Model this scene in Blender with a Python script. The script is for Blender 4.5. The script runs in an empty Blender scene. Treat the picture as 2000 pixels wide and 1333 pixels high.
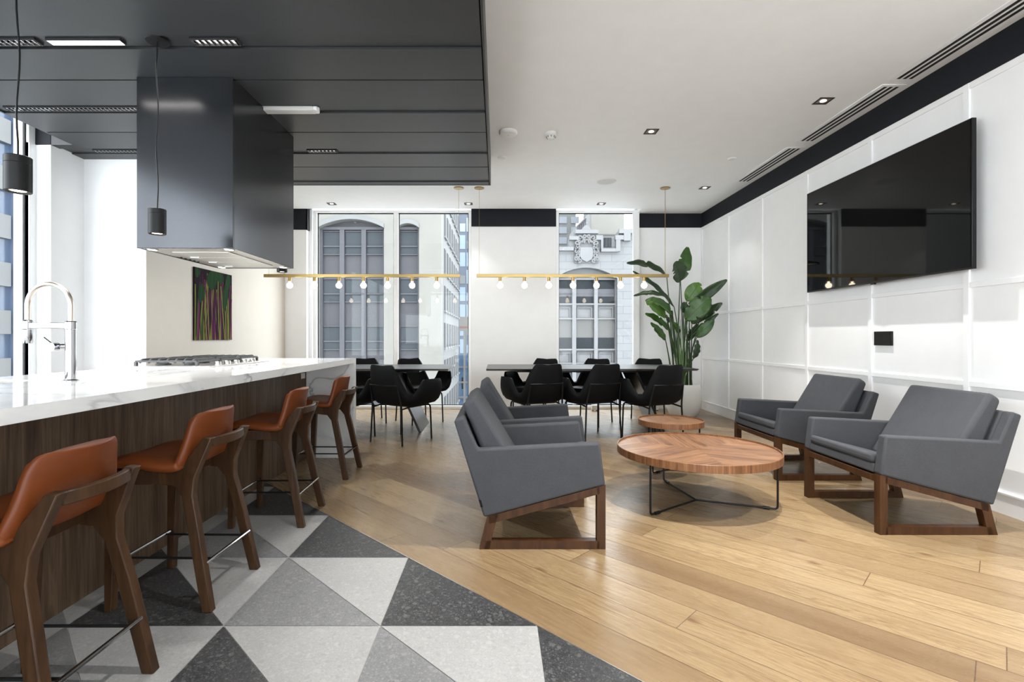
import bpy, bmesh, math, random
from math import pi, sin, cos, radians, atan2, sqrt
from mathutils import Vector, Matrix

random.seed(7)
SC = bpy.context.scene
COL = SC.collection

# ------------------------------------------------------------------ camera
cam_d = bpy.data.cameras.new('camera')
cam = bpy.data.objects.new('camera', cam_d)
COL.objects.link(cam)
cam.location = (0, 0, 1.103)
cam.rotation_euler = (radians(90), 0, 0)
cam_d.sensor_fit = 'HORIZONTAL'
cam_d.sensor_width = 36.0
cam_d.lens = 985 / 2000 * 36.0
cam_d.shift_x = 28 / 2000
cam_d.shift_y = -6.5 / 2000
cam_d.clip_start = 0.05
cam_d.clip_end = 500
SC.camera = cam

# ------------------------------------------------------------------ world, exposure
w = bpy.data.worlds.new('overcast_sky')
SC.world = w
w.use_nodes = True
bg = w.node_tree.nodes['Background']
bg.inputs['Color'].default_value = (0.92, 0.96, 1.0, 1)
bg.inputs['Strength'].default_value = 2.55
SC.view_settings.view_transform = 'Standard'
SC.view_settings.look = 'None'
SC.view_settings.gamma = 1.0
SC.view_settings.use_curve_mapping = False
SC.view_settings.exposure = 1.6
SC.cycles.use_denoising = True
SC.cycles.max_bounces = 10
SC.cycles.diffuse_bounces = 5
SC.cycles.transparent_max_bounces = 12
SC.cycles.sample_clamp_indirect = 6.0
SC.cycles.caustics_reflective = False
SC.cycles.caustics_refractive = False
DOWN_W = 42.0      # watts of one ceiling downlight
HOOD_W = 3.0
PEND_W = 5.0
SOFFIT_W = 2.5     # one linear light in the dark soffit
WARM = (1.0, 0.985, 0.96)

# ------------------------------------------------------------------ helpers
class MB:
    def __init__(s):
        s.bm = bmesh.new()
        s.mi = 0

    def face(s, pts):
        f = s.bm.faces.new([s.bm.verts.new(p) for p in pts])
        f.material_index = s.mi
        return f

    def box(s, x0, y0, z0, x1, y1, z1):
        if x0 > x1: x0, x1 = x1, x0
        if y0 > y1: y0, y1 = y1, y0
        if z0 > z1: z0, z1 = z1, z0
        v = [s.bm.verts.new(p) for p in ((x0, y0, z0), (x1, y0, z0), (x1, y1, z0), (x0, y1, z0),
                                         (x0, y0, z1), (x1, y0, z1), (x1, y1, z1), (x0, y1, z1))]
        for q in ((3, 2, 1, 0), (4, 5, 6, 7), (0, 1, 5, 4), (1, 2, 6, 5), (2, 3, 7, 6), (3, 0, 4, 7)):
            s.bm.faces.new([v[i] for i in q]).material_index = s.mi
        return s

    def prism(s, pts, axis, a0, a1):
        def P(p, a):
            if axis == 'y': return (p[0], a, p[1])
            if axis == 'x': return (a, p[0], p[1])
            return (p[0], p[1], a)
        A = [s.bm.verts.new(P(p, a0)) for p in pts]
        B = [s.bm.verts.new(P(p, a1)) for p in pts]
        n = len(pts)
        fs = [s.bm.faces.new(A), s.bm.faces.new(list(reversed(B)))]
        for i in range(n):
            j = (i + 1) % n
            fs.append(s.bm.faces.new((A[j], A[i], B[i], B[j])))
        for f in fs: f.material_index = s.mi
        return s

    def tube(s, pts, r, n=10, radii=None, sq=False, flat=None):
        pts = [Vector(p) for p in pts]
        m = len(pts)
        if sq: n = 4
        rings = []
        up = None
        for i in range(m):
            t = (pts[min(i + 1, m - 1)] - pts[max(i - 1, 0)]).normalized()
            if up is None:
                ref = Vector((0, 0, 1)) if abs(t.z) < 0.9 else Vector((0, 1, 0))
                up = (ref - t * ref.dot(t)).normalized()
            else:
                up = (up - t * up.dot(t)).normalized()
            sd = t.cross(up)
            rr = radii[i] if radii else r
            ring = []
            for k in range(n):
                a = 2 * pi * (k + (0.5 if sq else 0)) / n
                ring.append(s.bm.verts.new(pts[i] + (up * cos(a) * (flat or 1) + sd * sin(a)) * rr * (1.414 if sq else 1)))
            rings.append(ring)
        for i in range(m - 1):
            for k in range(n):
                j = (k + 1) % n
                s.bm.faces.new((rings[i][k], rings[i][j], rings[i + 1][j], rings[i + 1][k])).material_index = s.mi
        s.bm.faces.new(list(reversed(rings[0]))).material_index = s.mi
        s.bm.faces.new(rings[-1]).material_index = s.mi
        return s

    def lathe(s, prof, c=(0, 0, 0), n=32):
        rings = []
        for r, z in prof:
            if r < 1e-6:
                rings.append([s.bm.verts.new((c[0], c[1], c[2] + z))])
            else:
                rings.append([s.bm.verts.new((c[0] + r * cos(2 * pi * k / n), c[1] + r * sin(2 * pi * k / n), c[2] + z)) for k in range(n)])
        for a, b in zip(rings, rings[1:]):
            for k in range(n):
                j = (k + 1) % n
                if len(a) == 1 and len(b) == 1: continue
                if len(a) == 1: q = (a[0], b[k], b[j])
                elif len(b) == 1: q = (a[k], b[0], a[j])
                else: q = (a[k], b[k], b[j], a[j])
                s.bm.faces.new(q).material_index = s.mi
        return s

    def grid(s, fn, nu, nv):
        V = [[s.bm.verts.new(fn(u / (nu - 1), v / (nv - 1))) for v in range(nv)] for u in range(nu)]
        for i in range(nu - 1):
            for j in range(nv - 1):
                s.bm.faces.new((V[i][j], V[i + 1][j], V[i + 1][j + 1], V[i][j + 1])).material_index = s.mi
        return V

    def build(s, name, mats, parent=None, bevel=0, seg=2, smooth=35, fix=True, solid=0, sub=0, loc=None, soff=0.0):
        if fix and s.bm.faces:
            bmesh.ops.recalc_face_normals(s.bm, faces=s.bm.faces[:])
        me = bpy.data.meshes.new(name)
        s.bm.to_mesh(me)
        s.bm.free()
        if smooth:
            me.polygons.foreach_set('use_smooth', [True] * len(me.polygons))
            if smooth < 180:
                me.set_sharp_from_angle(angle=radians(smooth))
        o = bpy.data.objects.new(name, me)
        for m in (mats if isinstance(mats, (list, tuple)) else [mats]):
            me.materials.append(m)
        COL.objects.link(o)
        if parent: o.parent = parent
        if loc: o.location = loc
        if solid:
            md = o.modifiers.new('solid', 'SOLIDIFY'); md.thickness = solid; md.offset = soff
        if bevel:
            md = o.modifiers.new('bevel', 'BEVEL'); md.width = bevel; md.segments = seg
            md.limit_method = 'ANGLE'; md.angle_limit = radians(30)
        if sub:
            md = o.modifiers.new('sub', 'SUBSURF'); md.levels = sub; md.render_levels = sub
        return o

def thing(name, label, cat, loc=(0, 0, 0), rotz=0, group=None):
    o = bpy.data.objects.new(name, None)
    COL.objects.link(o)
    o.empty_display_size = 0.1
    o.location = loc
    o.rotation_euler = (0, 0, rotz)
    return tag(o, label, cat, group)

def tag(o, label, cat, group=None):
    o['label'] = label
    o['category'] = cat
    if group: o['group'] = group
    return o

def struct(o):
    o['kind'] = 'structure'
    return o

KIDS = {}
def kids(o):
    return [c for c in bpy.data.objects if c.parent == o]

def dup(root, loc, rotz, label, group=None):
    def cp(o, par):
        c = o.copy()
        COL.objects.link(c)
        c.parent = par
        for k in kids(o): cp(k, c)
        return c
    r = cp(root, None)
    r.location = loc
    r.rotation_euler = (0, 0, rotz)
    r['label'] = label
    if group: r['group'] = group
    return r

def fillet(pts, r, seg=5):
    pts = [Vector(p) for p in pts]
    out = [pts[0]]
    for a, b, c in zip(pts, pts[1:], pts[2:]):
        d1 = (a - b); d2 = (c - b)
        rr = min(r, d1.length * 0.49, d2.length * 0.49)
        p1 = b + d1.normalized() * rr
        p2 = b + d2.normalized() * rr
        for k in range(seg + 1):
            t = k / seg
            out.append(p1 * (1 - t) ** 2 + b * 2 * t * (1 - t) + p2 * t * t)
    out.append(pts[-1])
    return out

def light(name, kind, loc, power, parent=None, color=WARM, size=0.03, spot=None, blend=0.4, rot=(0, 0, 0)):
    d = bpy.data.lights.new(name, kind)
    d.energy = power
    d.color = color
    if kind == 'SPOT':
        d.spot_size = radians(spot); d.spot_blend = blend; d.shadow_soft_size = size
    elif kind == 'POINT':
        d.shadow_soft_size = size
    elif kind == 'AREA':
        d.shape = 'RECTANGLE'; d.size = size[0]; d.size_y = size[1]; d.spread = radians(120)
    o = bpy.data.objects.new(name, d)
    COL.objects.link(o)
    o.location = loc
    o.rotation_euler = rot
    if parent: o.parent = parent
    return o

# ------------------------------------------------------------------ materials
class NT:
    def __init__(s, name):
        s.m = bpy.data.materials.new(name)
        s.m.use_nodes = True
        s.t = s.m.node_tree
        s.p = s.t.nodes['Principled BSDF']
    def n(s, typ, ins=None, **props):
        nd = s.t.nodes.new('ShaderNode' + typ)
        for k, v in props.items(): setattr(nd, k, v)
        for k, v in (ins or {}).items(): s.put(nd.inputs[k], v)
        return nd
    def put(s, sock, v):
        if isinstance(v, bpy.types.NodeSocket): s.t.links.new(v, sock)
        elif isinstance(v, bpy.types.Node): s.t.links.new(v.outputs[0], sock)
        else:
            if hasattr(sock.default_value, '__len__') and len(sock.default_value) == 4 and len(v) == 3: v = (*v, 1)
            sock.default_value = v
    def set(s, **kw):
        for k, v in kw.items(): s.put(s.p.inputs[k.replace('_', ' ')], v)
        return s
    def math(s, op, a, b=None, c=None):
        nd = s.n('Math', operation=op)
        s.put(nd.inputs[0], a)
        if b is not None: s.put(nd.inputs[1], b)
        if c is not None: s.put(nd.inputs[2], c)
        return nd.outputs[0]
    def ramp(s, fac, stops):
        nd = s.n('ValToRGB', {0: fac})
        e = nd.color_ramp.elements
        while len(e) < len(stops): e.new(0.5)
        for el, (p, c) in zip(e, stops):
            el.position = p
            el.color = (*c, 1) if len(c) == 3 else c
        return nd.outputs[0]
    def mix(s, fac, a, b, mode='MIX'):
        nd = s.n('Mix', data_type='RGBA', blend_type=mode)
        s.put(nd.inputs['Factor'], fac)
        s.put(nd.inputs[6], a); s.put(nd.inputs[7], b)
        return nd.outputs[2]
    def obj(s, scale=(1, 1, 1), rot=(0, 0, 0)):
        tc = s.n('TexCoord')
        mp = s.n('Mapping', {'Vector': tc.outputs['Object'], 'Scale': scale, 'Rotation': rot})
        return mp.outputs[0]
    def noise(s, vec, scale, detail=3, rough=0.5, dist=0.0):
        return s.n('TexNoise', {'Vector': vec, 'Scale': scale, 'Detail': detail, 'Roughness': rough, 'Distortion': dist}).outputs[0]
    def bump(s, h, strength=0.2, dist=0.01):
        nd = s.n('Bump', {'Height': h, 'Strength': strength, 'Distance': dist})
        s.put(s.p.inputs['Normal'], nd.outputs[0])
        return s

def plain(name, col, rough=0.5, metal=0.0, **kw):
    t = NT(name)
    t.set(Base_Color=col, Roughness=rough, Metallic=metal, **kw)
    return t.m

def painted(name, col, rough=0.55, amt=0.012, scale=6):
    t = NT(name)
    v = t.obj()
    nz = t.noise(v, scale, 3)
    c = t.ramp(nz, [(0.3, [x * (1 - amt) for x in col]), (0.7, [min(1, x * (1 + amt)) for x in col])])
    t.set(Base_Color=c, Roughness=rough)
    return t.m

def emit(name, col, strength):
    t = NT(name)
    t.set(Base_Color=col, Emission_Color=col, Emission_Strength=strength)
    return t.m

def wood(name, dark, mid, lite, scale=(1, 1, 1), rough=0.4, coat=0.0):
    """grain runs along the axis with the small scale"""
    t = NT(name)
    v = t.obj(scale)
    a = t.noise(v, 1.0, 6, 0.62, 1.2)
    b = t.noise(t.obj([x * 4 for x in scale]), 1.0, 3, 0.6)
    f = t.math('ADD', t.math('MULTIPLY', a, 0.72), t.math('MULTIPLY', b, 0.28))
    c = t.ramp(f, [(0.34, dark), (0.5, mid), (0.66, lite)])
    t.set(Base_Color=c, Roughness=rough, Coat_Weight=coat, Coat_Roughness=0.25, Specular_IOR_Level=0.28)
    t.bump(f, 0.05, 0.002)
    return t.m

def fabric(name, c1, c2, scale=900, rough=0.9, bump=0.25, spec=0.2):
    t = NT(name)
    v = t.obj()
    a = t.noise(v, scale, 2, 0.6)
    b = t.noise(v, 12, 3)
    f = t.math('ADD', t.math('MULTIPLY', a, 0.88), t.math('MULTIPLY', b, 0.12))
    c = t.ramp(f, [(0.35, c1), (0.65, c2)])
    t.set(Base_Color=c, Roughness=rough, Specular_IOR_Level=spec)
    t.bump(a, bump, 0.002)
    return t.m

def oak_floor():
    t = NT('oak_planks')
    W, L = 0.18, 1.9
    tc = t.n('TexCoord')
    sep = t.n('SeparateXYZ', {0: tc.outputs['Object']})
    x, y = sep.outputs[0], sep.outputs[1]
    u = t.math('MULTIPLY', t.math('SUBTRACT', x, y), 0.70711)
    v = t.math('MULTIPLY', t.math('SUBTRACT', t.math('ADD', x, y), 2.08), 0.70711)
    vr = t.math('DIVIDE', v, W)
    row = t.math('FLOOR', vr)
    wr = t.n('TexWhiteNoise', {'W': row}, noise_dimensions='1D').outputs[0]
    ur = t.math('ADD', t.math('DIVIDE', u, L), t.math('MULTIPLY', wr, 7.3))
    col = t.math('FLOOR', ur)
    cv = t.n('CombineXYZ', {0: row, 1: col})
    wn = t.n('TexWhiteNoise', {'Vector': cv.outputs[0]}, noise_dimensions='3D')
    rnd = wn.outputs[0]
    def edge(r, size):
        f = t.math('FRACT', r)
        m = t.math('MINIMUM', f, t.math('SUBTRACT', 1.0, f))
        return t.math('MULTIPLY', m, size)
    gap = t.math('MINIMUM', edge(vr, W), edge(ur, L))
    gm = t.n('MapRange', {0: gap, 1: 0.0009, 2: 0.0026, 3: 1.0, 4: 0.0}).outputs[0]
    g1v = t.n('CombineXYZ', {0: t.math('ADD', t.math('MULTIPLY', u, 0.9), t.math('MULTIPLY', rnd, 53.0)), 1: t.math('MULTIPLY', v, 11.0), 2: t.math('MULTIPLY', rnd, 31.0)})
    g1 = t.noise(g1v.outputs[0], 1.0, 4, 0.55, 0.7)
    wv = t.math('FRACT', t.math('MULTIPLY', g1, 13.0))
    wv = t.math('ABSOLUTE', t.math('SUBTRACT', wv, 0.5))
    g2v = t.n('CombineXYZ', {0: t.math('MULTIPLY', u, 5.0), 1: t.math('MULTIPLY', v, 150.0), 2: t.math('MULTIPLY', rnd, 17.0)})
    g2 = t.noise(g2v.outputs[0], 1.0, 3, 0.6)
    g3 = t.noise(g1v.outputs[0], 0.5, 2, 0.5)
    tone = t.ramp(rnd, [(0.0, (0.150, 0.092, 0.046)), (0.3, (0.215, 0.143, 0.073)), (0.7, (0.265, 0.183, 0.096)), (1.0, (0.325, 0.232, 0.128))])
    c = t.mix(t.n('MapRange', {0: wv, 1: 0.0, 2: 0.24, 3: 0.55, 4: 0.0}).outputs[0], tone, (0.135, 0.076, 0.034))
    c = t.mix(t.n('MapRange', {0: g2, 1: 0.42, 2: 0.7, 3: 0.0, 4: 0.45}).outputs[0], c, (0.115, 0.066, 0.03))
    c = t.mix(t.n('MapRange', {0: g3, 1: 0.35, 2: 0.65, 3: 0.0, 4: 0.25}).outputs[0], c, (0.33, 0.238, 0.135))
    # knots
    kv = t.n('CombineXYZ', {0: t.math('ADD', t.math('MULTIPLY', u, 1.3), t.math('MULTIPLY', rnd, 9.0)), 1: t.math('MULTIPLY', v, 2.6), 2: 0.0})
    vo = t.n('TexVoronoi', {'Vector': kv.outputs[0], 'Scale': 1.0}, voronoi_dimensions='2D')
    ks = t.n('SeparateColor', {0: vo.outputs['Color']}).outputs[0]
    kd = t.math('ADD', vo.outputs['Distance'], t.math('MULTIPLY', t.math('GREATER_THAN', 0.42, ks), 5.0))
    km = t.n('MapRange', {0: kd, 1: 0.01, 2: 0.06, 3: 0.9, 4: 0.0}).outputs[0]
    c = t.mix(km, c, (0.13, 0.065, 0.03))
    c = t.mix(t.math('MULTIPLY', gm, 0.9), c, (0.07, 0.04, 0.02))
    rg = t.n('MapRange', {0: g2, 1: 0.3, 2: 0.7, 3: 0.24, 4: 0.36}).outputs[0]
    t.set(Base_Color=c, Roughness=rg)
    h = t.math('SUBTRACT', t.math('MULTIPLY', g2, 0.15), gm)
    t.bump(h, 0.18, 0.002)
    return t.m

def terrazzo(name, base, chips, dark, scale=85, rough=0.45):
    t = NT(name)
    v = t.obj()
    wv = t.n('VectorMath', {0: v, 1: t.n('TexNoise', {'Vector': v, 'Scale': 40.0}).outputs['Color']}, operation='MULTIPLY_ADD')
    t.put(wv.inputs[1], (0.0, 0.0, 0.0))
    nz = t.n('TexNoise', {'Vector': v, 'Scale': 25.0, 'Detail': 2.0})
    off = t.n('VectorMath', {0: nz.outputs['Color'], 1: (0.02, 0.02, 0.0)}, operation='MULTIPLY')
    vv = t.n('VectorMath', {0: v, 1: off.outputs[0]}, operation='ADD').outputs[0]
    c = base
    big = t.noise(v, 5, 3)
    c = t.mix(t.n('MapRange', {0: big, 1: 0.35, 2: 0.65, 3: 0.0, 4: 0.5}).outputs[0], base, [x * 0.86 for x in base])
    for sc, th, amt in ((scale * 3.2, 0.55, 0.6), (scale * 1.5, 0.66, 0.6), (scale * 0.6, 0.9, 0.6)):
        vo = t.n('TexVoronoi', {'Vector': vv, 'Scale': sc}, voronoi_dimensions='3D')
        cs = t.n('SeparateColor', {0: vo.outputs['Color']})
        inside = t.n('MapRange', {0: vo.outputs['Distance'], 1: 0.42, 2: 0.55, 3: 1.0, 4: 0.0}).outputs[0]
        m1 = t.math('MULTIPLY', t.math('MULTIPLY', t.math('GREATER_THAN', cs.outputs[0], th), inside), amt)
        m2 = t.math('MULTIPLY', t.math('MULTIPLY', t.math('GREATER_THAN', cs.outputs[1], th), inside), amt)
        c = t.mix(m1, c, chips)
        c = t.mix(m2, c, dark)
    t.set(Base_Color=c, Roughness=rough)
    return t.m

def marble():
    t = NT('white_marble')
    v = t.obj((1.0, 0.55, 1.0), (0.3, 0.2, 0.5))
    nz = t.n('TexNoise', {'Vector': v, 'Scale': 1.5, 'Detail': 6.0, 'Roughness': 0.55, 'Distortion': 0.6}).outputs[0]
    vein = t.math('ABSOLUTE', t.math('SUBTRACT', t.math('FRACT', t.math('MULTIPLY', nz, 5.0)), 0.5))
    m = t.n('MapRange', {0: vein, 1: 0.0, 2: 0.07, 3: 0.75, 4: 0.0}).outputs[0]
    soft = t.n('MapRange', {0: vein, 1: 0.0, 2: 0.3, 3: 0.3, 4: 0.0}).outputs[0]
    sp = t.noise(v, 2.2, 2)
    m = t.math('MULTIPLY', m, t.n('MapRange', {0: sp, 1: 0.45, 2: 0.58, 3: 0.15, 4: 1.0}).outputs[0])
    c = t.mix(soft, (0.80, 0.795, 0.785), (0.50, 0.51, 0.52))
    c = t.mix(m, c, (0.22, 0.23, 0.25))
    t.set(Base_Color=c, Roughness=0.09)
    return t.m

def veneer_top():
    """round walnut top: sectors of straight grain meeting in the middle"""
    t = NT('walnut_veneer_sectors')
    tc = t.n('TexCoord')
    sep = t.n('SeparateXYZ', {0: tc.outputs['Object']})
    x, y = sep.outputs[0], sep.outputs[1]
    ang = t.math('ADD', t.math('ARCTAN2', y, x), 0.55)
    k = t.math('FLOOR', t.math('DIVIDE', ang, pi / 3))
    th = t.math('ADD', t.math('MULTIPLY', k, pi / 3), t.math('ADD', t.math('MULTIPLY', t.math('MODULO', t.math('ABSOLUTE', k), 2.0), 1.05), -0.55))
    cs, sn = t.math('COSINE', th), t.math('SINE', th)
    u = t.math('ADD', t.math('MULTIPLY', x, cs), t.math('MULTIPLY', y, sn))
    v = t.math('SUBTRACT', t.math('MULTIPLY', y, cs), t.math('MULTIPLY', x, sn))
    gv = t.n('CombineXYZ', {0: t.math('MULTIPLY', u, 2.2), 1: t.math('MULTIPLY', v, 30.0), 2: t.math('MULTIPLY', k, 5.0)}).outputs[0]
    a = t.noise(gv, 1.0, 5, 0.6, 0.8)
    lf = t.math('MULTIPLY', t.n('TexWhiteNoise', {'W': t.math('ADD', t.math('FLOOR', t.math('MULTIPLY', v, 9.0)), t.math('MULTIPLY', k, 13.0))}, noise_dimensions='1D').outputs[0], 0.12)
    f = t.math('ADD', t.math('ADD', a, lf), -0.06)
    c = t.ramp(f, [(0.33, (0.085, 0.034, 0.013)), (0.5, (0.185, 0.086, 0.038)), (0.68, (0.28, 0.142, 0.068))])
    t.set(Base_Color=c, Roughness=0.36)
    t.bump(a, 0.04, 0.002)
    return t.m

def clear_glass(name, tint=(0.97, 0.985, 0.985), refl=0.1, rain=False):
    t = NT(name)
    nt = t.t
    nt.nodes.remove(t.p)
    out = nt.nodes['Material Output']
    tr = t.n('BsdfTransparent', {0: tint})
    gl = t.n('BsdfGlossy', {0: (1, 1, 1), 'Roughness': 0.0})
    lw = t.n('Fresnel', {'IOR': 1.5})
    bk = t.math('SUBTRACT', 1.0, t.n('NewGeometry').outputs['Backfacing'])
    fac = t.math('MULTIPLY', t.math('MINIMUM', t.math('MULTIPLY', lw, 0.5), 1.0), bk)
    mx = t.n('MixShader', {0: fac, 1: tr.outputs[0], 2: gl.outputs[0]})
    last = mx.outputs[0]
    if rain:     # rain streaks and droplets on the outer pane
        v = t.obj((260, 260, 26))
        nz = t.noise(v, 1.0, 2)
        m = t.n('MapRange', {0: nz, 1: 0.6, 2: 0.74, 3: 0.0, 4: 0.35}).outputs[0]
        df = t.n('BsdfTranslucent', {0: (0.9, 0.93, 0.97)})
        last = t.n('MixShader', {0: m, 1: last, 2: df.outputs[0]}).outputs[0]
    nt.links.new(last, out.inputs[0])
    return t.m

def artwork():
    """stalks and leaves of chard: magenta and yellow-green stems, dark leaves on top"""
    return plain('canvas_dark_ground', (0.012, 0.006, 0.012), 0.8, Specular_IOR_Level=0.1)

M = {}
M['white_wall'] = painted('white_wall_paint', (0.88, 0.88, 0.88))
M['beige_wall'] = painted('beige_art_wall', (0.62, 0.575, 0.505))  # artwork wall given a warmer, darker tone than the white walls
M['ceiling'] = painted('white_ceiling_paint', (0.87, 0.87, 0.86))
M['trim'] = painted('white_trim_paint', (0.89, 0.89, 0.89), 0.4)
M['navy'] = plain('dark_navy_paint', (0.011, 0.0125, 0.017), 0.6, Specular_IOR_Level=0.2)
M['soffit'] = painted('charcoal_soffit_paint', (0.027, 0.028, 0.030), 0.45, 0.04, 12)
M['gap'] = plain('black_shadow_gap', (0.008, 0.008, 0.009), 0.7)
M['hood'] = plain('navy_black_lacquered_steel', (0.062, 0.064, 0.07), 0.2, 0.9)
M['oak'] = oak_floor()
M['tile_light'] = terrazzo('pale_terrazzo', (0.33, 0.325, 0.315), (0.38, 0.375, 0.365), (0.275, 0.27, 0.26))
M['tile_mid'] = terrazzo('grey_terrazzo', (0.175, 0.175, 0.177), (0.255, 0.25, 0.245), (0.125, 0.125, 0.128))
M['tile_dark'] = terrazzo('charcoal_terrazzo', (0.030, 0.030, 0.0315), (0.115, 0.115, 0.115), (0.010, 0.010, 0.011), 80)
M['grout'] = plain('grout', (0.45, 0.44, 0.42), 0.8)
M['marble'] = marble()
M['island_wood'] = wood('dark_oak_veneer', (0.036, 0.021, 0.012), (0.092, 0.057, 0.034), (0.155, 0.102, 0.063), (26, 26, 1.3), 0.5)
M['walnut'] = wood('walnut_stain', (0.024, 0.008, 0.002), (0.046, 0.0175, 0.0055), (0.068, 0.028, 0.0095), (18, 18, 2.0), 0.38)
M['stool_wood'] = wood('stool_walnut', (0.022, 0.0095, 0.0035), (0.044, 0.0195, 0.0075), (0.068, 0.032, 0.013), (18, 18, 2.2), 0.42)
M['veneer'] = veneer_top()
M['veneer_edge'] = wood('walnut_rim', (0.075, 0.028, 0.011), (0.16, 0.07, 0.03), (0.25, 0.12, 0.056), (45, 45, 2.0), 0.38)
M['grey_fabric'] = fabric('grey_wool', (0.037, 0.0385, 0.0425), (0.069, 0.071, 0.0775))
M['black_fabric'] = fabric('black_upholstery', (0.003, 0.003, 0.0034), (0.007, 0.007, 0.0075), 700, 0.6, 0.12, 0.12)
M['black_metal'] = plain('black_powder_coat', (0.006, 0.006, 0.0065), 0.42, Specular_IOR_Level=0.25)
M['black_plastic'] = plain('black_plastic', (0.008, 0.008, 0.009), 0.35, Specular_IOR_Level=0.25)
M['chrome'] = plain('polished_chrome', (0.36, 0.36, 0.37), 0.07, 1.0)
M['steel'] = plain('brushed_steel', (0.62, 0.60, 0.57), 0.32, 1.0)
M['nickel'] = plain('satin_nickel_hose', (0.62, 0.55, 0.49), 0.28, 1.0)
M['brass'] = plain('satin_brass', (0.38, 0.27, 0.11), 0.32, 1.0)
M['screen'] = plain('switched_off_screen', (0.002, 0.002, 0.002), 0.03, Specular_IOR_Level=0.22)
M['table_black'] = plain('black_laminate', (0.018, 0.018, 0.019), 0.3)
M['white_ceramic'] = plain('matt_white_pot', (0.78, 0.77, 0.73), 0.5)
M['white_plastic'] = plain('white_plastic', (0.78, 0.78, 0.76), 0.4)
M['grey_grille'] = plain('grey_grille', (0.30, 0.30, 0.30), 0.5)
M['soil'] = plain('dark_soil', (0.03, 0.02, 0.013), 0.95)
M['iron'] = plain('cast_iron', (0.05, 0.05, 0.05), 0.38)
M['bulb'] = emit('glowing_bulb', (1.0, 0.86, 0.66), 8.0)
M['lamp_glow'] = emit('warm_lamp_glow', (1.0, 0.88, 0.72), 4.0)
M['strip_glow'] = emit('lit_strip_diffuser', (1.0, 0.93, 0.84), 5.0)
M['dim_glow'] = emit('dim_reflector_glow', (1.0, 0.92, 0.82), 1.6)
M['lens'] = plain('frosted_lens', (0.62, 0.61, 0.58), 0.4)
M['glass'] = clear_glass('window_glass')
M['rain_glass'] = clear_glass('rain_speckled_window_glass', rain=True)
M['leather'] = None

def leather():
    t = NT('tan_leather')
    v = t.obj()
    a = t.noise(v, 260, 3, 0.6)
    b = t.noise(v, 6, 3)
    c = t.ramp(b, [(0.3, (0.118, 0.027, 0.0055)), (0.7, (0.168, 0.040, 0.0085))])
    t.set(Base_Color=c, Roughness=0.42, Specular_IOR_Level=0.3)
    t.bump(a, 0.10, 0.001)
    return t.m
M['leather'] = leather()

def leafmat(name, a, b):
    t = NT(name)
    v = t.obj((3, 3, 3))
    c = t.ramp(t.noise(v, 3, 4), [(0.3, a), (0.7, b)])
    t.set(Base_Color=c, Roughness=0.38)
    return t.m
M['leaf_dark'] = leafmat('dark_green_leaf', (0.009, 0.027, 0.007), (0.021, 0.052, 0.011))
M['leaf_mid'] = leafmat('green_leaf', (0.021, 0.064, 0.010), (0.046, 0.115, 0.017))
M['leaf_lite'] = leafmat('fresh_green_leaf', (0.05, 0.13, 0.016), (0.09, 0.19, 0.028))
M['stem'] = leafmat('green_stem', (0.018, 0.042, 0.010), (0.038, 0.075, 0.018))
M['stem_lite'] = leafmat('pale_green_stem', (0.045, 0.10, 0.017), (0.085, 0.16, 0.03))

# ------------------------------------------------------------------ THE SETTING
XR, XL = 3.17, -3.95       # right panelled wall, left window wall
YB, YF = 7.83, -2.6        # window wall, wall behind the camera
CZ, SZ = 3.03, 2.733       # white ceiling, dark soffit
XA = -3.21                 # wall with the artwork

# floor: oak beyond the diagonal, terrazzo on the kitchen side
C0 = 2.08
mb = MB()
mb.face([(XR + 0.2, C0 - XR - 0.2, 0), (XR + 0.2, YB + 0.2, 0), (XL - 0.1, YB + 0.2, 0), (XL - 0.1, C0 - XL + 0.1, 0)])
struct(mb.build('floor', M['oak'], smooth=0))
mb = MB()
mb.face([(XL - 0.1, YF, -0.003), (C0 - YF, YF, -0.003), (XL - 0.1, C0 - XL + 0.1, -0.003)])
gx0, gy0, cell, g = -0.449, 2.529, 0.6, 0.0013
for i in range(-7, 9):
    for j in range(-9, 8):
        x0, y0 = gx0 + i * cell, gy0 + j * cell     # cell's left, near corner
        x1, y1 = x0 + cell, y0 + cell
        if x0 < XL - 0.6 or x0 > 5 or y0 < YF - 0.6: continue
        s = i + j
        # (i,j)=(0,-1) is the tile right of the node, its lower half charcoal
        if x0 + y0 > C0 + 0.02: continue
        dg = (x1 + y0)       # diagonal sum
        if abs(dg - (C0)) < 0.05 or dg < C0:
            mb.mi = 3 if (i + j) % 2 else 2
            mb.face([(x0 + g, y0 + g, 0), (x1 - 2.4 * g, y0 + g, 0), (x0 + g, y1 - 2.4 * g, 0)])
        if dg < C0 - 0.3:
            mb.mi = 1
            mb.face([(x1 - g, y0 + 2.4 * g, 0), (x1 - g, y1 - g, 0), (x0 + 2.4 * g, y1 - g, 0)])
        mb.mi = 0
struct(mb.build('floor_tiles', [M['grout'], M['tile_light'], M['tile_mid'], M['tile_dark']], smooth=0))
mb = MB()
a = 0.003
mb.prism([(C0 - YF - a, YF), (C0 - YF + a, YF), (XL + a, C0 - XL), (XL - a, C0 - XL)], 'z', -0.002, 0.0015)
struct(mb.build('trim_1', M['steel'], smooth=0))

# ceiling with the recess along the windows
RX, RY = 2.148, 7.53
mb = MB()
mb.box(XL - 0.1, YF, CZ, XR + 0.2, RY, CZ + 0.2)
mb.box(RX, RY, CZ, XR + 0.2, YB + 0.2, CZ + 0.2)
mb.box(XL - 0.1, RY, CZ + 0.09, RX, YB + 0.2, CZ + 0.2)
struct(mb.build('ceiling', M['ceiling'], smooth=0))

# dark slatted soffit over the kitchen
mb = MB()
SXR = -0.0725
def sof_left(y):
    return -3.575 if y < 4.27 else (-3.777 if y < 4.61 else XA)
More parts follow.
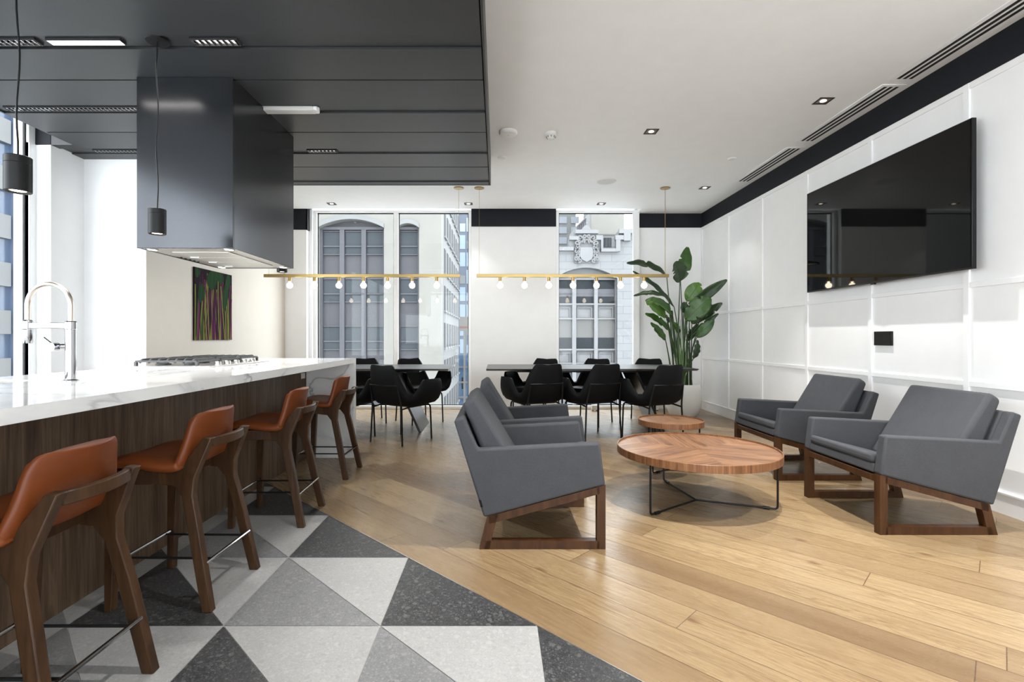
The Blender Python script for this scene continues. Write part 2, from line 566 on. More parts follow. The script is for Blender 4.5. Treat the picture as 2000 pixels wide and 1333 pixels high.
# shadow-gap backing
mb.mi = 1
mb.box(-3.56, YF, SZ + 0.022, SXR - 0.012, 4.27, SZ + 0.03)
mb.box(-3.76, 4.27, SZ + 0.022, SXR - 0.012, 4.61, SZ + 0.03)
mb.box(XA + .01, 4.61, SZ + 0.022, SXR - 0.012, 5.36, SZ + 0.03)
mb.mi = 0
P0, CH = 0.813, 0.112
c = 5.165
brd = []
while c > YF:
    brd += [(c + CH + 0.010, c + 0.456), (c + 0.470, c + P0 - 0.004)]
    c -= P0
for y0, y1 in brd:
    y1 = min(y1, 5.37)
    y0 = max(y0, YF)
    if y1 - y0 < 0.02: continue
    cuts = [y0] + [b for b in (4.27, 4.61) if y0 < b < y1] + [y1]
    for p, q in zip(cuts, cuts[1:]):
        mb.box(sof_left((p + q) / 2), p, SZ, SXR - 0.02, q, SZ + 0.02)
# channel floors a little higher than the boards
c = 5.165
while c > YF:
    for p, q in ((c, c + CH),):
        mb.box(sof_left(p), p, SZ + 0.012, SXR - 0.02, min(q, 5.37), SZ + 0.021)
    c -= P0
# side lips
mb.box(SXR - 0.012, YF, SZ - 0.004, SXR, 5.385, CZ)
mb.box(XA, 5.37, SZ - 0.004, SXR, 5.385, CZ)
mb.box(-3.59, YF, SZ, -3.575, 4.27, CZ)
mb.box(-3.777, 4.262, SZ, -3.575, 4.277, CZ)
struct(mb.build('ceiling_soffit', [M['soffit'], M['gap']], smooth=0))

# right wall: white panelling with a navy band under the ceiling
mb = MB()
mb.box(XR, YF, 0, XR + 0.15, YB + 0.2, CZ)
struct(mb.build('wall_right', M['white_wall'], smooth=0))
mb = MB()
mb.box(XR - 0.012, YF, 2.812, XR, YB, CZ)
mb.box(2.18, YB - 0.012, 2.812, XR - 0.012, YB, CZ)
struct(mb.build('trim_2', M['navy'], smooth=0))
mb = MB()
for k in range(12):
    yk = 7.80 - 0.88 * k
    if yk < YF: break
    mb.box(XR - 0.014, yk - 0.022, 0.13, XR, yk + 0.022, 2.812)
for z, hh in ((2.79, 0.022), (1.455, 0.018), (0.795, 0.018)):
    mb.box(XR - 0.0125, YF, z - hh, XR, YB, z + hh)
struct(mb.build('trim_3', M['trim'], bevel=0.002, seg=1, smooth=0))
mb = MB()
mb.box(XR - 0.014, YF, 0, XR, YB, 0.125)
mb.box(XR - 0.022, YF, 0.125, XR, YB, 0.135)
struct(mb.build('baseboard_right', M['trim'], smooth=0))
mb = MB()
mb.box(2.18, YB - 0.014, 0, XR - 0.02, YB, 0.13)
mb.box(-0.40, 7.686, 0, 0.89, 7.70, 0.05)
struct(mb.build('baseboard_back', M['trim'], smooth=0))

# window wall: piers between the windows
mb = MB()
mb.box(2.18, YB, 0, XR + 0.15, YB + 0.2, CZ + 0.2)
mb.box(-0.40, 7.70, 0, 0.89, YB + 0.2, CZ + 0.1)
mb.box(XL, 7.62, 0, -2.89, YB + 0.2, CZ + 0.1)
struct(mb.build('wall_back', M['white_wall'], smooth=0))
mb = MB()
mb.box(-0.402, 7.688, 2.80, 0.892, 7.70, CZ + 0.09)
mb.box(XA, 7.606, 2.735, -2.876, 7.62, CZ + 0.09)
mb.box(-2.89, 7.606, 2.735, -2.876, 7.80, CZ + 0.09)
struct(mb.build('trim_4', M['navy'], smooth=0))

# left: artwork wall, its returns, and the glazed left wall
mb = MB()
mb.box(XL - 0.15, 4.61, 0, XA, 7.62, CZ)
struct(mb.build('wall_left', M['beige_wall'], smooth=0))
mb = MB()
mb.box(XL - 0.15, 4.27, 0, -3.777, 4.61, CZ)
mb.box(-3.777, 4.606, 0, XA - 0.002, 4.61, CZ)
struct(mb.build('wall_left', M['white_wall'], smooth=0))
mb = MB()
mb.box(-3.93, 4.258, SZ + 0.004, -3.777, 4.27, CZ)
struct(mb.build('trim_5', M['navy'], smooth=0))
# unseen wall behind the camera, glazed wide to let in daylight fill
WF = [(-3.4, -0.5), (-0.2, 2.8)]
mb = MB()
mb.box(XL - 0.15, YF - 0.15, 0, XR + 0.15, YF, 0.1)
mb.box(XL - 0.15, YF - 0.15, 2.95, XR + 0.15, YF, CZ + 0.2)
for x0, x1 in ((XL - 0.15, -3.4), (-0.5, -0.2), (2.8, XR + 0.15)):
    mb.box(x0, YF - 0.15, 0.1, x1, YF, 2.95)
struct(mb.build('wall_front', M['white_wall'], smooth=0))

def window(n, axis, pos, a0, a1, z0, z1, mull=(), fw=0.045, depth=0.09, glass='glass', bottom=0.05):
    """frame and panes in the plane axis=pos"""
    root = bpy.data.objects.new('window_%d' % n, None)
    COL.objects.link(root)
    struct(root)
    def bx(mb, p0, p1, q0, q1, d0, d1):
        if axis == 'y': mb.box(p0, pos + d0, q0, p1, pos + d1, q1)
        else: mb.box(pos + d0, p0, q0, pos + d1, p1, q1)
    mb = MB()
    bx(mb, a0, a0 + fw, z0, z1, -depth / 2, depth / 2)
    bx(mb, a1 - fw, a1, z0, z1, -depth / 2, depth / 2)
    bx(mb, a0 + fw, a1 - fw, z1 - 0.03, z1, -depth / 2, depth / 2)
    bx(mb, a0 + fw, a1 - fw, z0, z0 + bottom, -depth / 2, depth / 2)
    for m in mull: bx(mb, m - 0.036, m + 0.036, z0 + bottom, z1 - 0.03, -depth / 2, depth / 2)
    mb.build('frame', M['trim'], root, smooth=0, bevel=0.003, seg=1)
    es = [a0 + fw] + [v for m in mull for v in (m - 0.036, m + 0.036)] + [a1 - fw]
    for i in range(0, len(es), 2):
        mb = MB()
        bx(mb, es[i], es[i + 1], z0 + bottom, z1 - 0.03, 0.010, 0.016)
        mb.build('pane', M[glass], root, smooth=0)
        mb = MB()   # dark rubber gasket round the pane
        p, q, r, s = es[i], es[i + 1], z0 + bottom, z1 - 0.03
        for b in ((p, p + .012, r, s), (q - .012, q, r, s), (p, q, r, r + .012), (p, q, s - .014, s)):
            bx(mb, b[0], b[1], b[2], b[3], 0.004, 0.022)
        mb.build('gasket', M['gap'], root, smooth=0)
    return root

window(1, 'y', 7.83, -2.84, -0.405, 0.0, 3.07, mull=(-1.572,))
window(2, 'y', 7.83, 0.90, 2.18, 0.0, 3.07, glass='glass')
window(3, 'x', XL, YF, 4.27, 0.0, CZ, mull=(-1.0, 0.6, 2.2), fw=0.07)
window(4, 'y', YF - 0.07, -3.4, -0.5, 0.1, 2.95, mull=(-1.95,))  # unseen window, added to bring in fill daylight from behind
window(5, 'y', YF - 0.07, -0.2, 2.8, 0.1, 2.95, mull=(1.3,))  # second unseen window, added for the same daylight fill
mb = MB()
mb.box(2.09, 7.76, 0, 2.18, 7.83, 3.07)
mb.box(-2.89, 7.72, 0, -2.84, 7.83, 3.07)
struct(mb.build('trim_6', M['trim'], smooth=0))
mb = MB()
mb.box(-3.93, 4.20, 0, -3.90, 4.27, SZ)
mb.box(-3.91, 4.262, 0, -3.777, 4.27, SZ)
struct(mb.build('trim_7', M['trim'], smooth=0))

# ------------------------------------------------------------------ KITCHEN ISLAND
IX0, IX1, IY0, IY1, IZ = -2.41, -1.32, -0.6, 4.70, 0.913
isl = thing('kitchen_island', 'long kitchen island clad in dark wood with white marble top and end', 'kitchen island', (-1.865, 2.0, 0))
def loc_mb_build(mb, name, mat, root, **kw):
    o = mb.build(name, mat, root, **kw)
    o.matrix_parent_inverse = Matrix.Translation(-Vector(root.location))
    return o
SX0, SX1, SY0, SY1 = -2.345, -2.05, 1.45, 2.29     # sink cut-out
mb = MB()
for (x0, y0, x1, y1) in ((IX0, IY0, IX1, SY0), (IX0, SY1, IX1, IY1), (IX0, SY0, SX0, SY1), (SX1, SY0, IX1, SY1)):
    mb.box(x0, y0, IZ - 0.045, x1, y1, IZ)
bmesh.ops.remove_doubles(mb.bm, verts=mb.bm.verts[:], dist=0.0001)
loc_mb_build(mb, 'countertop', M['marble'], isl, smooth=0)
mb = MB()
mb.box(IX0, IY1 - 0.075, 0, IX1, IY1, IZ - 0.0452)
o = loc_mb_build(mb, 'waterfall_end', M['marble'], isl, smooth=0); o['label'] = 'veined white marble end panel down to the floor'
mb = MB()
mb.box(-1.775, IY0 + 0.03, 0.0, -1.755, IY1 - 0.076, IZ - 0.046)
mb.box(IX0 + 0.02, IY0 + 0.03, 0.0, IX0 + 0.04, IY1 - 0.076, IZ - 0.046)
mb.box(IX0 + 0.04, IY0 + 0.03, 0.0, -1.775, IY0 + 0.05, IZ - 0.046)
loc_mb_build(mb, 'wood_panel', M['island_wood'], isl, smooth=0)
mb = MB()
mb.box(-1.757, 4.50, 0.735, -1.748, 4.58, 0.785)
tag(mb.build('power_outlet', M['white_plastic'], bevel=0.002, seg=1), 'small white power outlet on dark island wood under the marble overhang', 'outlet')

# sink
sk = thing('kitchen_sink', 'stainless steel undermount sink basin set in the white marble counter', 'sink', (-2.2, 1.87, IZ - 0.2))
mb = MB()
t_ = 0.004
zz0, zz1 = IZ - 0.20, IZ - 0.003
mb.box(SX0 + .001, SY0 + .001, zz0, SX1 - .001, SY1 - .001, zz0 + t_)
mb.box(SX0 + .001, SY0 + .001, zz0, SX0 + .006, SY1 - .001, zz1)
mb.box(SX1 - .006, SY0 + .001, zz0, SX1 - .001, SY1 - .001, zz1)
mb.box(SX0 + .001, SY0 + .001, zz0, SX1 - .001, SY0 + .006, zz1)
mb.box(SX0 + .001, SY1 - .006, zz0, SX1 - .001, SY1 - .001, zz1)
loc_mb_build(mb, 'basin', M['steel'], sk, smooth=0)
mb = MB()
mb.lathe([(0, 0.006), (0.03, 0.006), (0.042, 0.003), (0.042, 0)], (-2.2, 1.87, zz0 + t_), 20)
loc_mb_build(mb, 'drain', M['chrome'], sk)

# faucet (spout points to the sink, -X)
fa = thing('kitchen_faucet', 'tall chrome arched pull-down faucet standing on the marble island', 'faucet', (-1.862, 2.20, IZ))
mb = MB()
mb.lathe([(0, 0), (0.030, 0), (0.030, 0.005), (0.0205, 0.009), (0.0205, 0.226), (0.0225, 0.228), (0.0225, 0.258), (0.019, 0.262), (0, 0.262)], (0, 0, 0), 28)
mb.build('column', M['chrome'], fa)
mb = MB()
pts = [(0, 0, 0.255), (0, 0, 0.33)]
R_ = 0.0945
for k in range(0, 25):
    a = pi * k / 24
    pts.append((-R_ + R_ * cos(a), 0, 0.33 + R_ * 1.0 * sin(a)))
pts += [(-2 * R_, 0, 0.30), (-2 * R_, 0, 0.255)]
mb.tube(pts, 0.0105, 14)
# ribbed spring wound round the hose
hp = []
tot = 90
o_ = mb.build('hose', M['nickel'], fa)
mb = MB()
mb.box(-2 * R_ - 0.004, -0.012, 0.229, 0, 0.012, 0.256)
mb.build('support_arm', M['chrome'], fa, bevel=0.003)
mb = MB()
mb.lathe([(0, 0.165), (0.0165, 0.165), (0.018, 0.17), (0.0185, 0.225), (0.021, 0.228), (0.021, 0.262), (0.013, 0.268), (0, 0.268)], (-2 * R_, 0, 0), 24)
mb.build('spray_head', M['chrome'], fa)
mb = MB()
mb.tube([(0.0, 0, 0.152), (-0.055, -0.004, 0.150)], 0.0125, 16)
mb.tube([(-0.052, -0.006, 0.150), (-0.058, -0.03, 0.150)], 0.018, 16)
mb.tube([(-0.054, -0.02, 0.155), (-0.098, -0.022, 0.190)], 0.005, 10)
mb.build('lever', M['chrome'], fa)

# gas cooktop
CX0, CX1, CY0, CY1 = -2.33, -1.83, 3.21, 4.05
ck = thing('gas_cooktop', 'stainless gas cooktop with black iron grates set on the marble counter', 'cooktop', ((CX0 + CX1) / 2, (CY0 + CY1) / 2, IZ))
cx, cy = (CX0 + CX1) / 2, (CY0 + CY1) / 2
hw, hl = (CX1 - CX0) / 2, (CY1 - CY0) / 2
mb = MB()
mb.box(-hw, -hl, 0.0, hw, hl, 0.008)
mb.build('tray', M['steel'], ck, bevel=0.003)
for kx in range(5):
    mb = MB()
    mb.lathe([(0, 0.03), (0.017, 0.03), (0.02, 0.026), (0.021, 0.008), (0, 0.008)], (hw - 0.05, -0.24 + 0.12 * kx, 0), 16)
    mb.build('knob', M['steel'], ck)
for ky in (-1, 0, 1):
    for kx in ((-0.11, 0.08) if ky else (-0.02,)):
        mb = MB()
        r = 0.045 if ky else 0.06
        mb.lathe([(0, 0.026), (r * 0.7, 0.026), (r * 0.75, 0.02), (r, 0.018), (r * 1.05, 0.008), (0, 0.008)], (kx - 0.04, ky * 0.265, 0), 20)
        mb.build('burner', M['iron'], ck)
for ky in (-1, 0, 1):
    mb = MB()
    y0, y1 = ky * 0.272 - 0.13, ky * 0.272 + 0.13
    xa, xb = -hw + 0.015, hw - 0.095
    for yy in (y0, y1): mb.tube([(xa, yy, 0.038), (xb, yy, 0.038)], 0.006, sq=True)
    for xx in (xa, xb): mb.tube([(xx, y0, 0.038), (xx, y1, 0.038)], 0.006, sq=True)
    n = 7
    for i in range(n):
        xx = xa + (xb - xa) * (i + 0.5) / n
        mb.tube(fillet([(xx, y0 - 0.004, 0.03), (xx, y0 + 0.02, 0.05), (xx, y1 - 0.02, 0.05), (xx, y1 + 0.004, 0.03)], 0.01, 2), 0.0055, sq=True)
    for xx in (xa, xb):
        for yy in (y0, y1): mb.box(xx - 0.008, yy - 0.008, 0.008, xx + 0.008, yy + 0.008, 0.036)
    mb.build('grate', M['iron'], ck, smooth=0)

# range hood: box running up into the soffit
HX0, HX1, HY0, HY1, HZ = -2.257, -1.654, 3.152, 4.088, 1.663
hd = thing('range_hood', 'dark navy box range hood hanging from the soffit above the cooktop', 'range hood', ((HX0 + HX1) / 2, (HY0 + HY1) / 2, HZ))
hx, hy = (HX1 - HX0) / 2, (HY1 - HY0) / 2
mb = MB()
tk = 0.012
mb.box(-hx, -hy, 0, hx, -hy + tk, SZ - HZ)
mb.box(-hx, hy - tk, 0, hx, hy, SZ - HZ)
mb.box(-hx, -hy + tk, 0, -hx + tk, hy - tk, SZ - HZ)
mb.box(hx - tk, -hy + tk, 0, hx, hy - tk, SZ - HZ)
mb.build('casing', M['hood'], hd, smooth=0, bevel=0.002, seg=1)
mb = MB()
mb.box(-hx + tk, -hy + tk, 0.004, hx - tk, hy - tk, 0.012)
mb.build('underside_plate', M['steel'], hd, smooth=0)
for k in range(3):
    mb = MB()
    y0 = -0.33 + k * 0.22
    mb.box(-0.17, y0, -0.004, 0.2, y0 + 0.212, 0.004)
    mb.build('filter', plain('filter_mesh', (0.66, 0.64, 0.6), 0.4, 0.9) if k == 0 else bpy.data.materials['filter_mesh'], hd, bevel=0.004, seg=2)
    mb = MB()
    mb.box(-0.16, y0 + 0.18, -0.010, -0.10, y0 + 0.2, -0.004)
    mb.build('filter_latch', M['white_plastic'], hd)
for sx in (-1, 1):
    for sy in (-1, 1):
        mb = MB()
        mb.lathe([(0.026, -0.001), (0.034, -0.002), (0.036, 0.002), (0.036, 0.004)], (sx * 0.245, sy * 0.405, 0), 20)
        r_ = mb.build('light_ring', M['chrome'], hd)
        mb = MB()
        mb.lathe([(0, -0.0005), (0.026, -0.0005), (0.026, 0.003)], (sx * 0.245, sy * 0.405, 0), 20)
        mb.build('light_lens', M['lamp_glow'], hd)
        light('hood_light', 'SPOT', (sx * 0.245, sy * 0.405, -0.012), HOOD_W, hd, size=0.02, spot=110, blend=0.6)
mb = MB()
mb.tube([(-0.285, -0.1, 0.004), (-0.285, 0.14, 0.004)], 0.006, 8)
for k in range(5):
    mb.lathe([(0, -0.006), (0.008, -0.006), (0.008, 0.004)], (-0.265, -0.08 + k * 0.05, 0), 10)
mb.build('control_strip', M['black_plastic'], hd)

# three small cylinder pendants over the island
def pendant(label, Y):
    p = thing('pendant_lamp', label, 'pendant lamp', (-1.87, Y, SZ), 0, 'black cylinder pendants over the island')
    mb = MB(); mb.lathe([(0, -0.006), (0.055, -0.006), (0.06, 0)], (0, 0, 0), 28)
    mb.build('canopy', M['black_metal'], p)
    mb = MB()
    ph = Y * 3
    mb.tube([(0.004 * sin(k * 0.9 + ph), 0.003 * cos(k * 0.7 + ph), -0.004 - 0.922 * k / 16) if 0 < k < 16 else (0, 0, -0.004 - 0.922 * k / 16) for k in range(17)], 0.0035, 8)
    mb.build('cord', M['black_plastic'], p)
    mb = MB()
    r = 0.043
    mb.lathe([(0, -0.924), (r - 0.002, -0.924), (r, -0.926), (r, -0.952), (r - 0.0008, -0.953), (r, -0.954), (r, -1.060), (r - 0.002, -1.062), (r - 0.005, -1.062), (r - 0.008, -1.05), (0, -1.05)], (0, 0, 0), 36)
    sh = mb.build('shade', M['black_metal'], p)
    mb = MB()
    mb.lathe([(0, -1.056), (0.026, -1.056), (0.03, -1.0505)], (0, 0, 0), 24)
    mb.build('bulb', M['lamp_glow'], p)
    light('pendant_light', 'SPOT', (0, 0, -1.066), PEND_W, p, size=0.025, spot=95, blend=0.5)
pendant('black cylinder pendant nearest the camera, at the left edge above the faucet', 1.966)
pendant('black cylinder pendant hanging just in front of the range hood', 2.77)
pendant('black cylinder pendant hidden behind the range hood, only its bottom showing', 4.375)

# lights recessed in the soffit channels
def louver(label, x0, x1, cyy, pw=0.35):
    t = thing('louvered_light', label, 'ceiling light', ((x0 + x1) / 2, cyy, SZ), 0, 'recessed louvre lights in the soffit')
    h = (x1 - x0) / 2
    mb = MB()
    for b in ((-h, -0.03, h, -0.026), (-h, 0.026, h, 0.03), (-h, -0.026, -h + 0.004, 0.026), (h - 0.004, -0.026, h, 0.026)):
        mb.box(b[0], b[1], -0.004, b[2], b[3], 0.012)
    mb.build('frame', M['soffit'], t, smooth=0)
    mb = MB()
    n = int((x1 - x0) / 0.03)
    for k in range(n):
        x = -h + (k + 0.5) * 2 * h / n
        mb.prism([(x - 0.002, -0.003), (x + 0.002, -0.003), (x + 0.006, 0.011), (x - 0.006, 0.011)], 'y', -0.025, 0.025)
    mb.box(-h + 0.005, -0.0015, -0.003, h - 0.005, 0.0015, 0.010)
    mb.build('louver', M['chrome'], t, smooth=0)
    mb = MB()
    mb.box(-h + 0.004, -0.026, 0.0105, h - 0.004, 0.026, 0.0118)
    mb.build('reflector', M['dim_glow'], t, smooth=0)
    light('louver_light', 'AREA', (0, 0, -0.006), SOFFIT_W * pw, t, size=(2 * h, 0.05))
c1, c2, c3 = 2.726 + 0.056, 3.539 + 0.056, 4.352 + 0.056
louver('recessed louvre light at the far left of the front channel, beside the lit strip', -3.00, -2.53, c1)
louver('recessed louvre light in the front channel right of the hanging pendant cord', -1.685, -1.425, c1, 1.4)
louver('long recessed louvre light in the middle channel left of the range hood', -3.50, -2.29, c2, 0.2)
louver('short recessed louvre light in the back channel left of the range hood', -3.52, -2.9, c3, 0.08)
louver('short recessed louvre light in the back channel right of the range hood', -1.66, -1.40, c3, 2.0)
t = thing('strip_light', 'lit white linear strip light in the front channel of the dark soffit', 'ceiling light', (-2.27, c1, SZ))
mb = MB(); mb.box(-0.2, -0.022, -0.002, 0.2, 0.022, 0.012); mb.build('diffuser', M['strip_glow'], t, smooth=0)
light('strip_light_beam', 'AREA', (0, 0, -0.006), SOFFIT_W, t, size=(0.4, 0.044))
mb = MB()
for b in ((-0.204, -0.026, 0.204, -0.022), (-0.204, 0.022, 0.204, 0.026), (-0.204, -0.022, -0.2, 0.022), (0.2, -0.022, 0.204, 0.022)): mb.box(b[0], b[1], -0.004, b[2], b[3], 0.012)
mb.build('frame', M['soffit'], t, smooth=0)
t = thing('emergency_light', 'unlit white emergency strip light beside the hood on the dark soffit', 'ceiling light', (-1.475, c2, SZ))
mb = MB(); mb.box(-0.19, -0.035, -0.022, 0.17, 0.035, 0.012); mb.build('lens', M['lens'], t, bevel=0.006)
mb = MB(); mb.prism([(0.17, -0.034), (0.195, -0.03), (0.207, 0), (0.195, 0.03), (0.17, 0.034)], 'z', -0.02, 0.012); mb.build('end_cap', M['white_plastic'], t, bevel=0.004)

# artwork: printed stalks and leaves on a flat board
art = thing('wall_art', 'print of purple and green leaf stalks hanging on the white left wall', 'artwork', (XA, 5.685, 1.464))
AW, AH = 0.375, 0.388
mb = MB()
mb.box(0, -AW, -AH, 0.016, AW, AH)
mb.build('board', artwork(), art, smooth=0)
cols = [plain('print_magenta', (0.13, 0.018, 0.075), 0.8, Specular_IOR_Level=0.1), plain('print_plum', (0.05, 0.008, 0.035), 0.8, Specular_IOR_Level=0.1), plain('print_lime', (0.16, 0.18, 0.025), 0.8, Specular_IOR_Level=0.1), plain('print_green', (0.035, 0.09, 0.016), 0.8, Specular_IOR_Level=0.1)]
gcol = plain('print_leaf', (0.010, 0.042, 0.013), 0.8, Specular_IOR_Level=0.1)
gcol2 = plain('print_leaf_vein', (0.025, 0.08, 0.025), 0.8, Specular_IOR_Level=0.1)
mb = MB()
rs = random.Random(3)
def strip(mb, pts, wd, x):
    for (p, q) in zip(pts, pts[1:]):
        mb.face([(x, p[0] - wd, p[1]), (x, q[0] - wd, q[1]), (x, q[0] + wd, q[1]), (x, p[0] + wd, p[1])])
clampy = lambda v: max(-AW + 0.008, min(AW - 0.008, v))
for k in range(44):
    y0 = clampy(-AW + 2 * AW * (k + rs.random()) / 44)
    y1 = clampy(y0 + rs.uniform(-0.09, 0.09))
    top = rs.uniform(0.1, AH)
    mb.mi = rs.choice([0, 0, 1, 1, 2, 3, 2])
    wd = rs.uniform(0.006, 0.012)
    bow = rs.uniform(-0.02, 0.02)
    strip(mb, [(clampy(y0 + (y1 - y0) * i / 8 + bow * sin(pi * i / 8)), -AH + (top + AH) * i / 8) for i in range(9)], wd, 0.0165 + k * 0.00003)
mb.build('printed_stalks', cols, art, smooth=0, fix=False)
mb = MB()
def pleaf(mb, y, z, ln, wd, tilt, x):
    L_, R2, Cc = [], [], []
    for i in range(9):
        tt = i / 8
        ww = wd * sin(pi * min(1, tt * 0.92 + 0.04)) ** 0.7
        zz = max(-AH, min(AH - 0.001, z + ln * tt)); yy = y + tilt * tt
        L_.append((x, clampy(yy - ww), zz)); R2.append((x, clampy(yy + ww), zz)); Cc.append((yy, zz))
    for i in range(8): mb.face([L_[i], L_[i + 1], R2[i + 1], R2[i]])
    mb.mi = 1
    strip(mb, [(clampy(a), b) for a, b in Cc], 0.0025, x + 0.0003)
    mb.mi = 0
for (y, z, ln, wd, ti) in ((-0.27, 0.02, 0.2, 0.06, 0.03), (-0.33, 0.28, 0.12, 0.05, 0), (-0.06, 0.17, 0.23, 0.10, 0.02), (0.12, 0.26, 0.13, 0.07, 0.0),
                           (0.2, -0.06, 0.36, 0.06, 0.05), (0.27, 0.2, 0.19, 0.06, 0.02), (0.02, 0.28, 0.11, 0.09, 0.02)):
    pleaf(mb, y, z, ln, wd, ti, 0.0188 + 0.0012 * abs(ln + y))
mb.build('printed_leaves', [gcol, gcol2], art, smooth=0, fix=False)

# ------------------------------------------------------------------ CEILING FITTINGS
def downlight(label, x, y, on=True, power=None):
    t = thing('downlight', label, 'downlight', (x, y, CZ), 0, 'square recessed ceiling downlights')
    s = 0.058
    mb = MB()
    for b in ((-s, -s, s, -s + 0.012), (-s, s - 0.012, s, s), (-s, -s + 0.012, -s + 0.012, s - 0.012), (s - 0.012, -s + 0.012, s, s - 0.012)):
        mb.box(b[0], b[1], -0.004, b[2], b[3], 0.0)
    mb.build('trim_frame', M['black_metal'], t, smooth=0)
    mb = MB()
    i = s - 0.012
    mb.face([(-i, -i, -0.001), (i, -i, -0.001), (i, i, -0.001), (-i, i, -0.001)])
    mb.build('recess', plain('copper_grey_reflector', (0.25, 0.18, 0.15), 0.35, 0.8) if 'copper_grey_reflector' not in bpy.data.materials else bpy.data.materials['copper_grey_reflector'], t, smooth=0)
    mb = MB()
    mb.lathe([(0, -0.005), (0.018, -0.005), (0.024, -0.0015)], (0.0, 0.0, 0), 20)
    mb.build('lamp', M['lamp_glow'], t)
    light('downlight_beam', 'SPOT', (0, 0, -0.012), power or DOWN_W, t, size=0.014, spot=84, blend=0.55)
downlight('square downlight in the white ceiling close to the air slots above the television', 2.647, 4.10, power=75)
downlight('square downlight in mid-ceiling, left of the one above the television', 1.434, 4.71, power=60)
downlight('square downlight in the far right of the ceiling, near the navy corner band', 2.66, 6.478, power=6)
downlight('square downlight in the ceiling in front of the crest window', 1.49, 7.25, power=8)
downlight('square downlight in the ceiling over the white pier between the windows', -0.42, 7.25, power=8)
downlight('square downlight in the ceiling above the left pane of the wide window', -2.386, 7.25, power=8)
for (x, y, p) in ((1.434, 2.33, 150), (2.647, 1.72, 92), (1.434, -0.05, 30), (2.647, -0.66, 30), (0.35, 1.4, 60), (0.35, -0.9, 30)):
    downlight('square ceiling downlight near the camera, just above the picture', x, y, power=p)

def airslot(label, y0, y1):
    t = thing('air_slot_diffuser', label, 'air vent', (3.015, (y0 + y1) / 2, CZ), 0, 'slot air vents along the right wall')
    h = (y1 - y0) / 2
    mb = MB(); mb.box(-0.095, -h, -0.006, 0.095, h, 0.0); mb.build('frame', M['trim'], t, bevel=0.003, seg=1)
    for k in (-1, 0, 1):
        mb = MB(); mb.box(k * 0.045 - 0.012, -h + 0.03, -0.0075, k * 0.045 + 0.012, h - 0.03, -0.005); mb.build('slot', M['gap'], t, smooth=0)
airslot('farthest and shortest of the three slot air vents along the right wall', 5.09, 6.22)
airslot('middle slot air vent along the right wall, above the screen far edge', 3.83, 4.95)
airslot('nearest slot air vent, running out of the top right corner', 2.3, 3.77)

t = thing('wifi_access_point', 'round white flat disc unit on the ceiling beside the dark soffit', 'access point', (0.10, 4.71, CZ))
mb = MB(); mb.lathe([(0, -0.035), (0.06, -0.035), (0.078, -0.03), (0.085, -0.018), (0.082, 0)], (0, 0, 0), 40); mb.build('cover', M['white_plastic'], t)
mb = MB(); mb.lathe([(0, -0.037), (0.004, -0.037), (0.005, -0.034)], (0, 0, 0), 12); mb.build('status_light', M['grey_grille'], t)
t = thing('smoke_detector', 'white domed smoke detector with vented tip on the ceiling', 'smoke detector', (0.50, 4.745, CZ))
mb = MB(); mb.lathe([(0, -0.03), (0.045, -0.03), (0.056, -0.02), (0.056, 0)], (0, 0, 0), 32); mb.build('base', M['white_plastic'], t)
mb = MB(); mb.lathe([(0, -0.058), (0.02, -0.058), (0.032, -0.052), (0.042, -0.032)], (0, 0, 0), 24); mb.build('sensor_head', M['white_plastic'], t)
for k in range(8):
    a = 2 * pi * k / 8
    mb = MB(); mb.tube([(0.037 * cos(a), 0.037 * sin(a), -0.047), (0.043 * cos(a), 0.043 * sin(a), -0.034)], 0.007, 6); mb.build('vent', M['grey_grille'], t)
t = thing('ceiling_speaker', 'large flush round white ceiling speaker before the crest window', 'speaker', (1.34, 6.22, CZ))
mb = MB(); mb.lathe([(0.108, -0.004), (0.118, -0.006), (0.122, 0)], (0, 0, 0), 44); mb.build('bezel', M['white_plastic'], t)
mb = MB(); mb.lathe([(0, -0.003), (0.108, -0.003)], (0, 0, 0), 44); mb.build('grille', plain('speaker_mesh', (0.66, 0.655, 0.63), 0.6), t)
for (x, y, lb) in ((0.044, 5.39, 'small round white sprinkler cover near the soffit corner'), (2.52, 5.42, 'small round white sprinkler cover near the right air vents')):
    mb = MB(); mb.lathe([(0, -0.012), (0.038, -0.011), (0.046, -0.005), (0.046, 0)], (0, 0, 0), 28)
    tag(mb.build('sprinkler_cover', M['white_plastic'], loc=(x, y, CZ)), lb, 'sprinkler', 'sprinkler covers on the ceiling')

# ------------------------------------------------------------------ TELEVISION, WALL PANEL
tv = thing('television', 'large black flat television mounted on the white panelled wall', 'television', (3.07, 4.135, 2.04))
mb = MB(); mb.box(0, -0.872, -0.49, 0.03, 0.872, 0.49); mb.build('housing', M['black_plastic'], tv, bevel=0.003)
mb = MB(); mb.box(-0.003, -0.864, -0.478, 0.001, 0.864, 0.482); mb.build('screen', M['screen'], tv, smooth=0)
mb = MB(); mb.box(0.03, -0.35, -0.25, 0.09, 0.35, 0.25); mb.build('wall_mount', M['black_metal'], tv, smooth=0)
mb = MB(); mb.box(0.0, -0.02, -0.502, 0.02, 0.02, -0.49); mb.build('sensor_tab', M['black_plastic'], tv, bevel=0.002)
wp = thing('wall_control_panel', 'small black touch panel on the white wall under the television', 'control panel', (XR, 4.135, 1.097))
mb = MB(); mb.box(-0.016, -0.095, -0.058, 0, 0.095, 0.058); mb.build('housing', M['black_plastic'], wp, bevel=0.003)
mb = MB(); mb.box(-0.018, -0.085, -0.048, -0.015, 0.085, 0.05); mb.build('screen', M['screen'], wp, smooth=0)

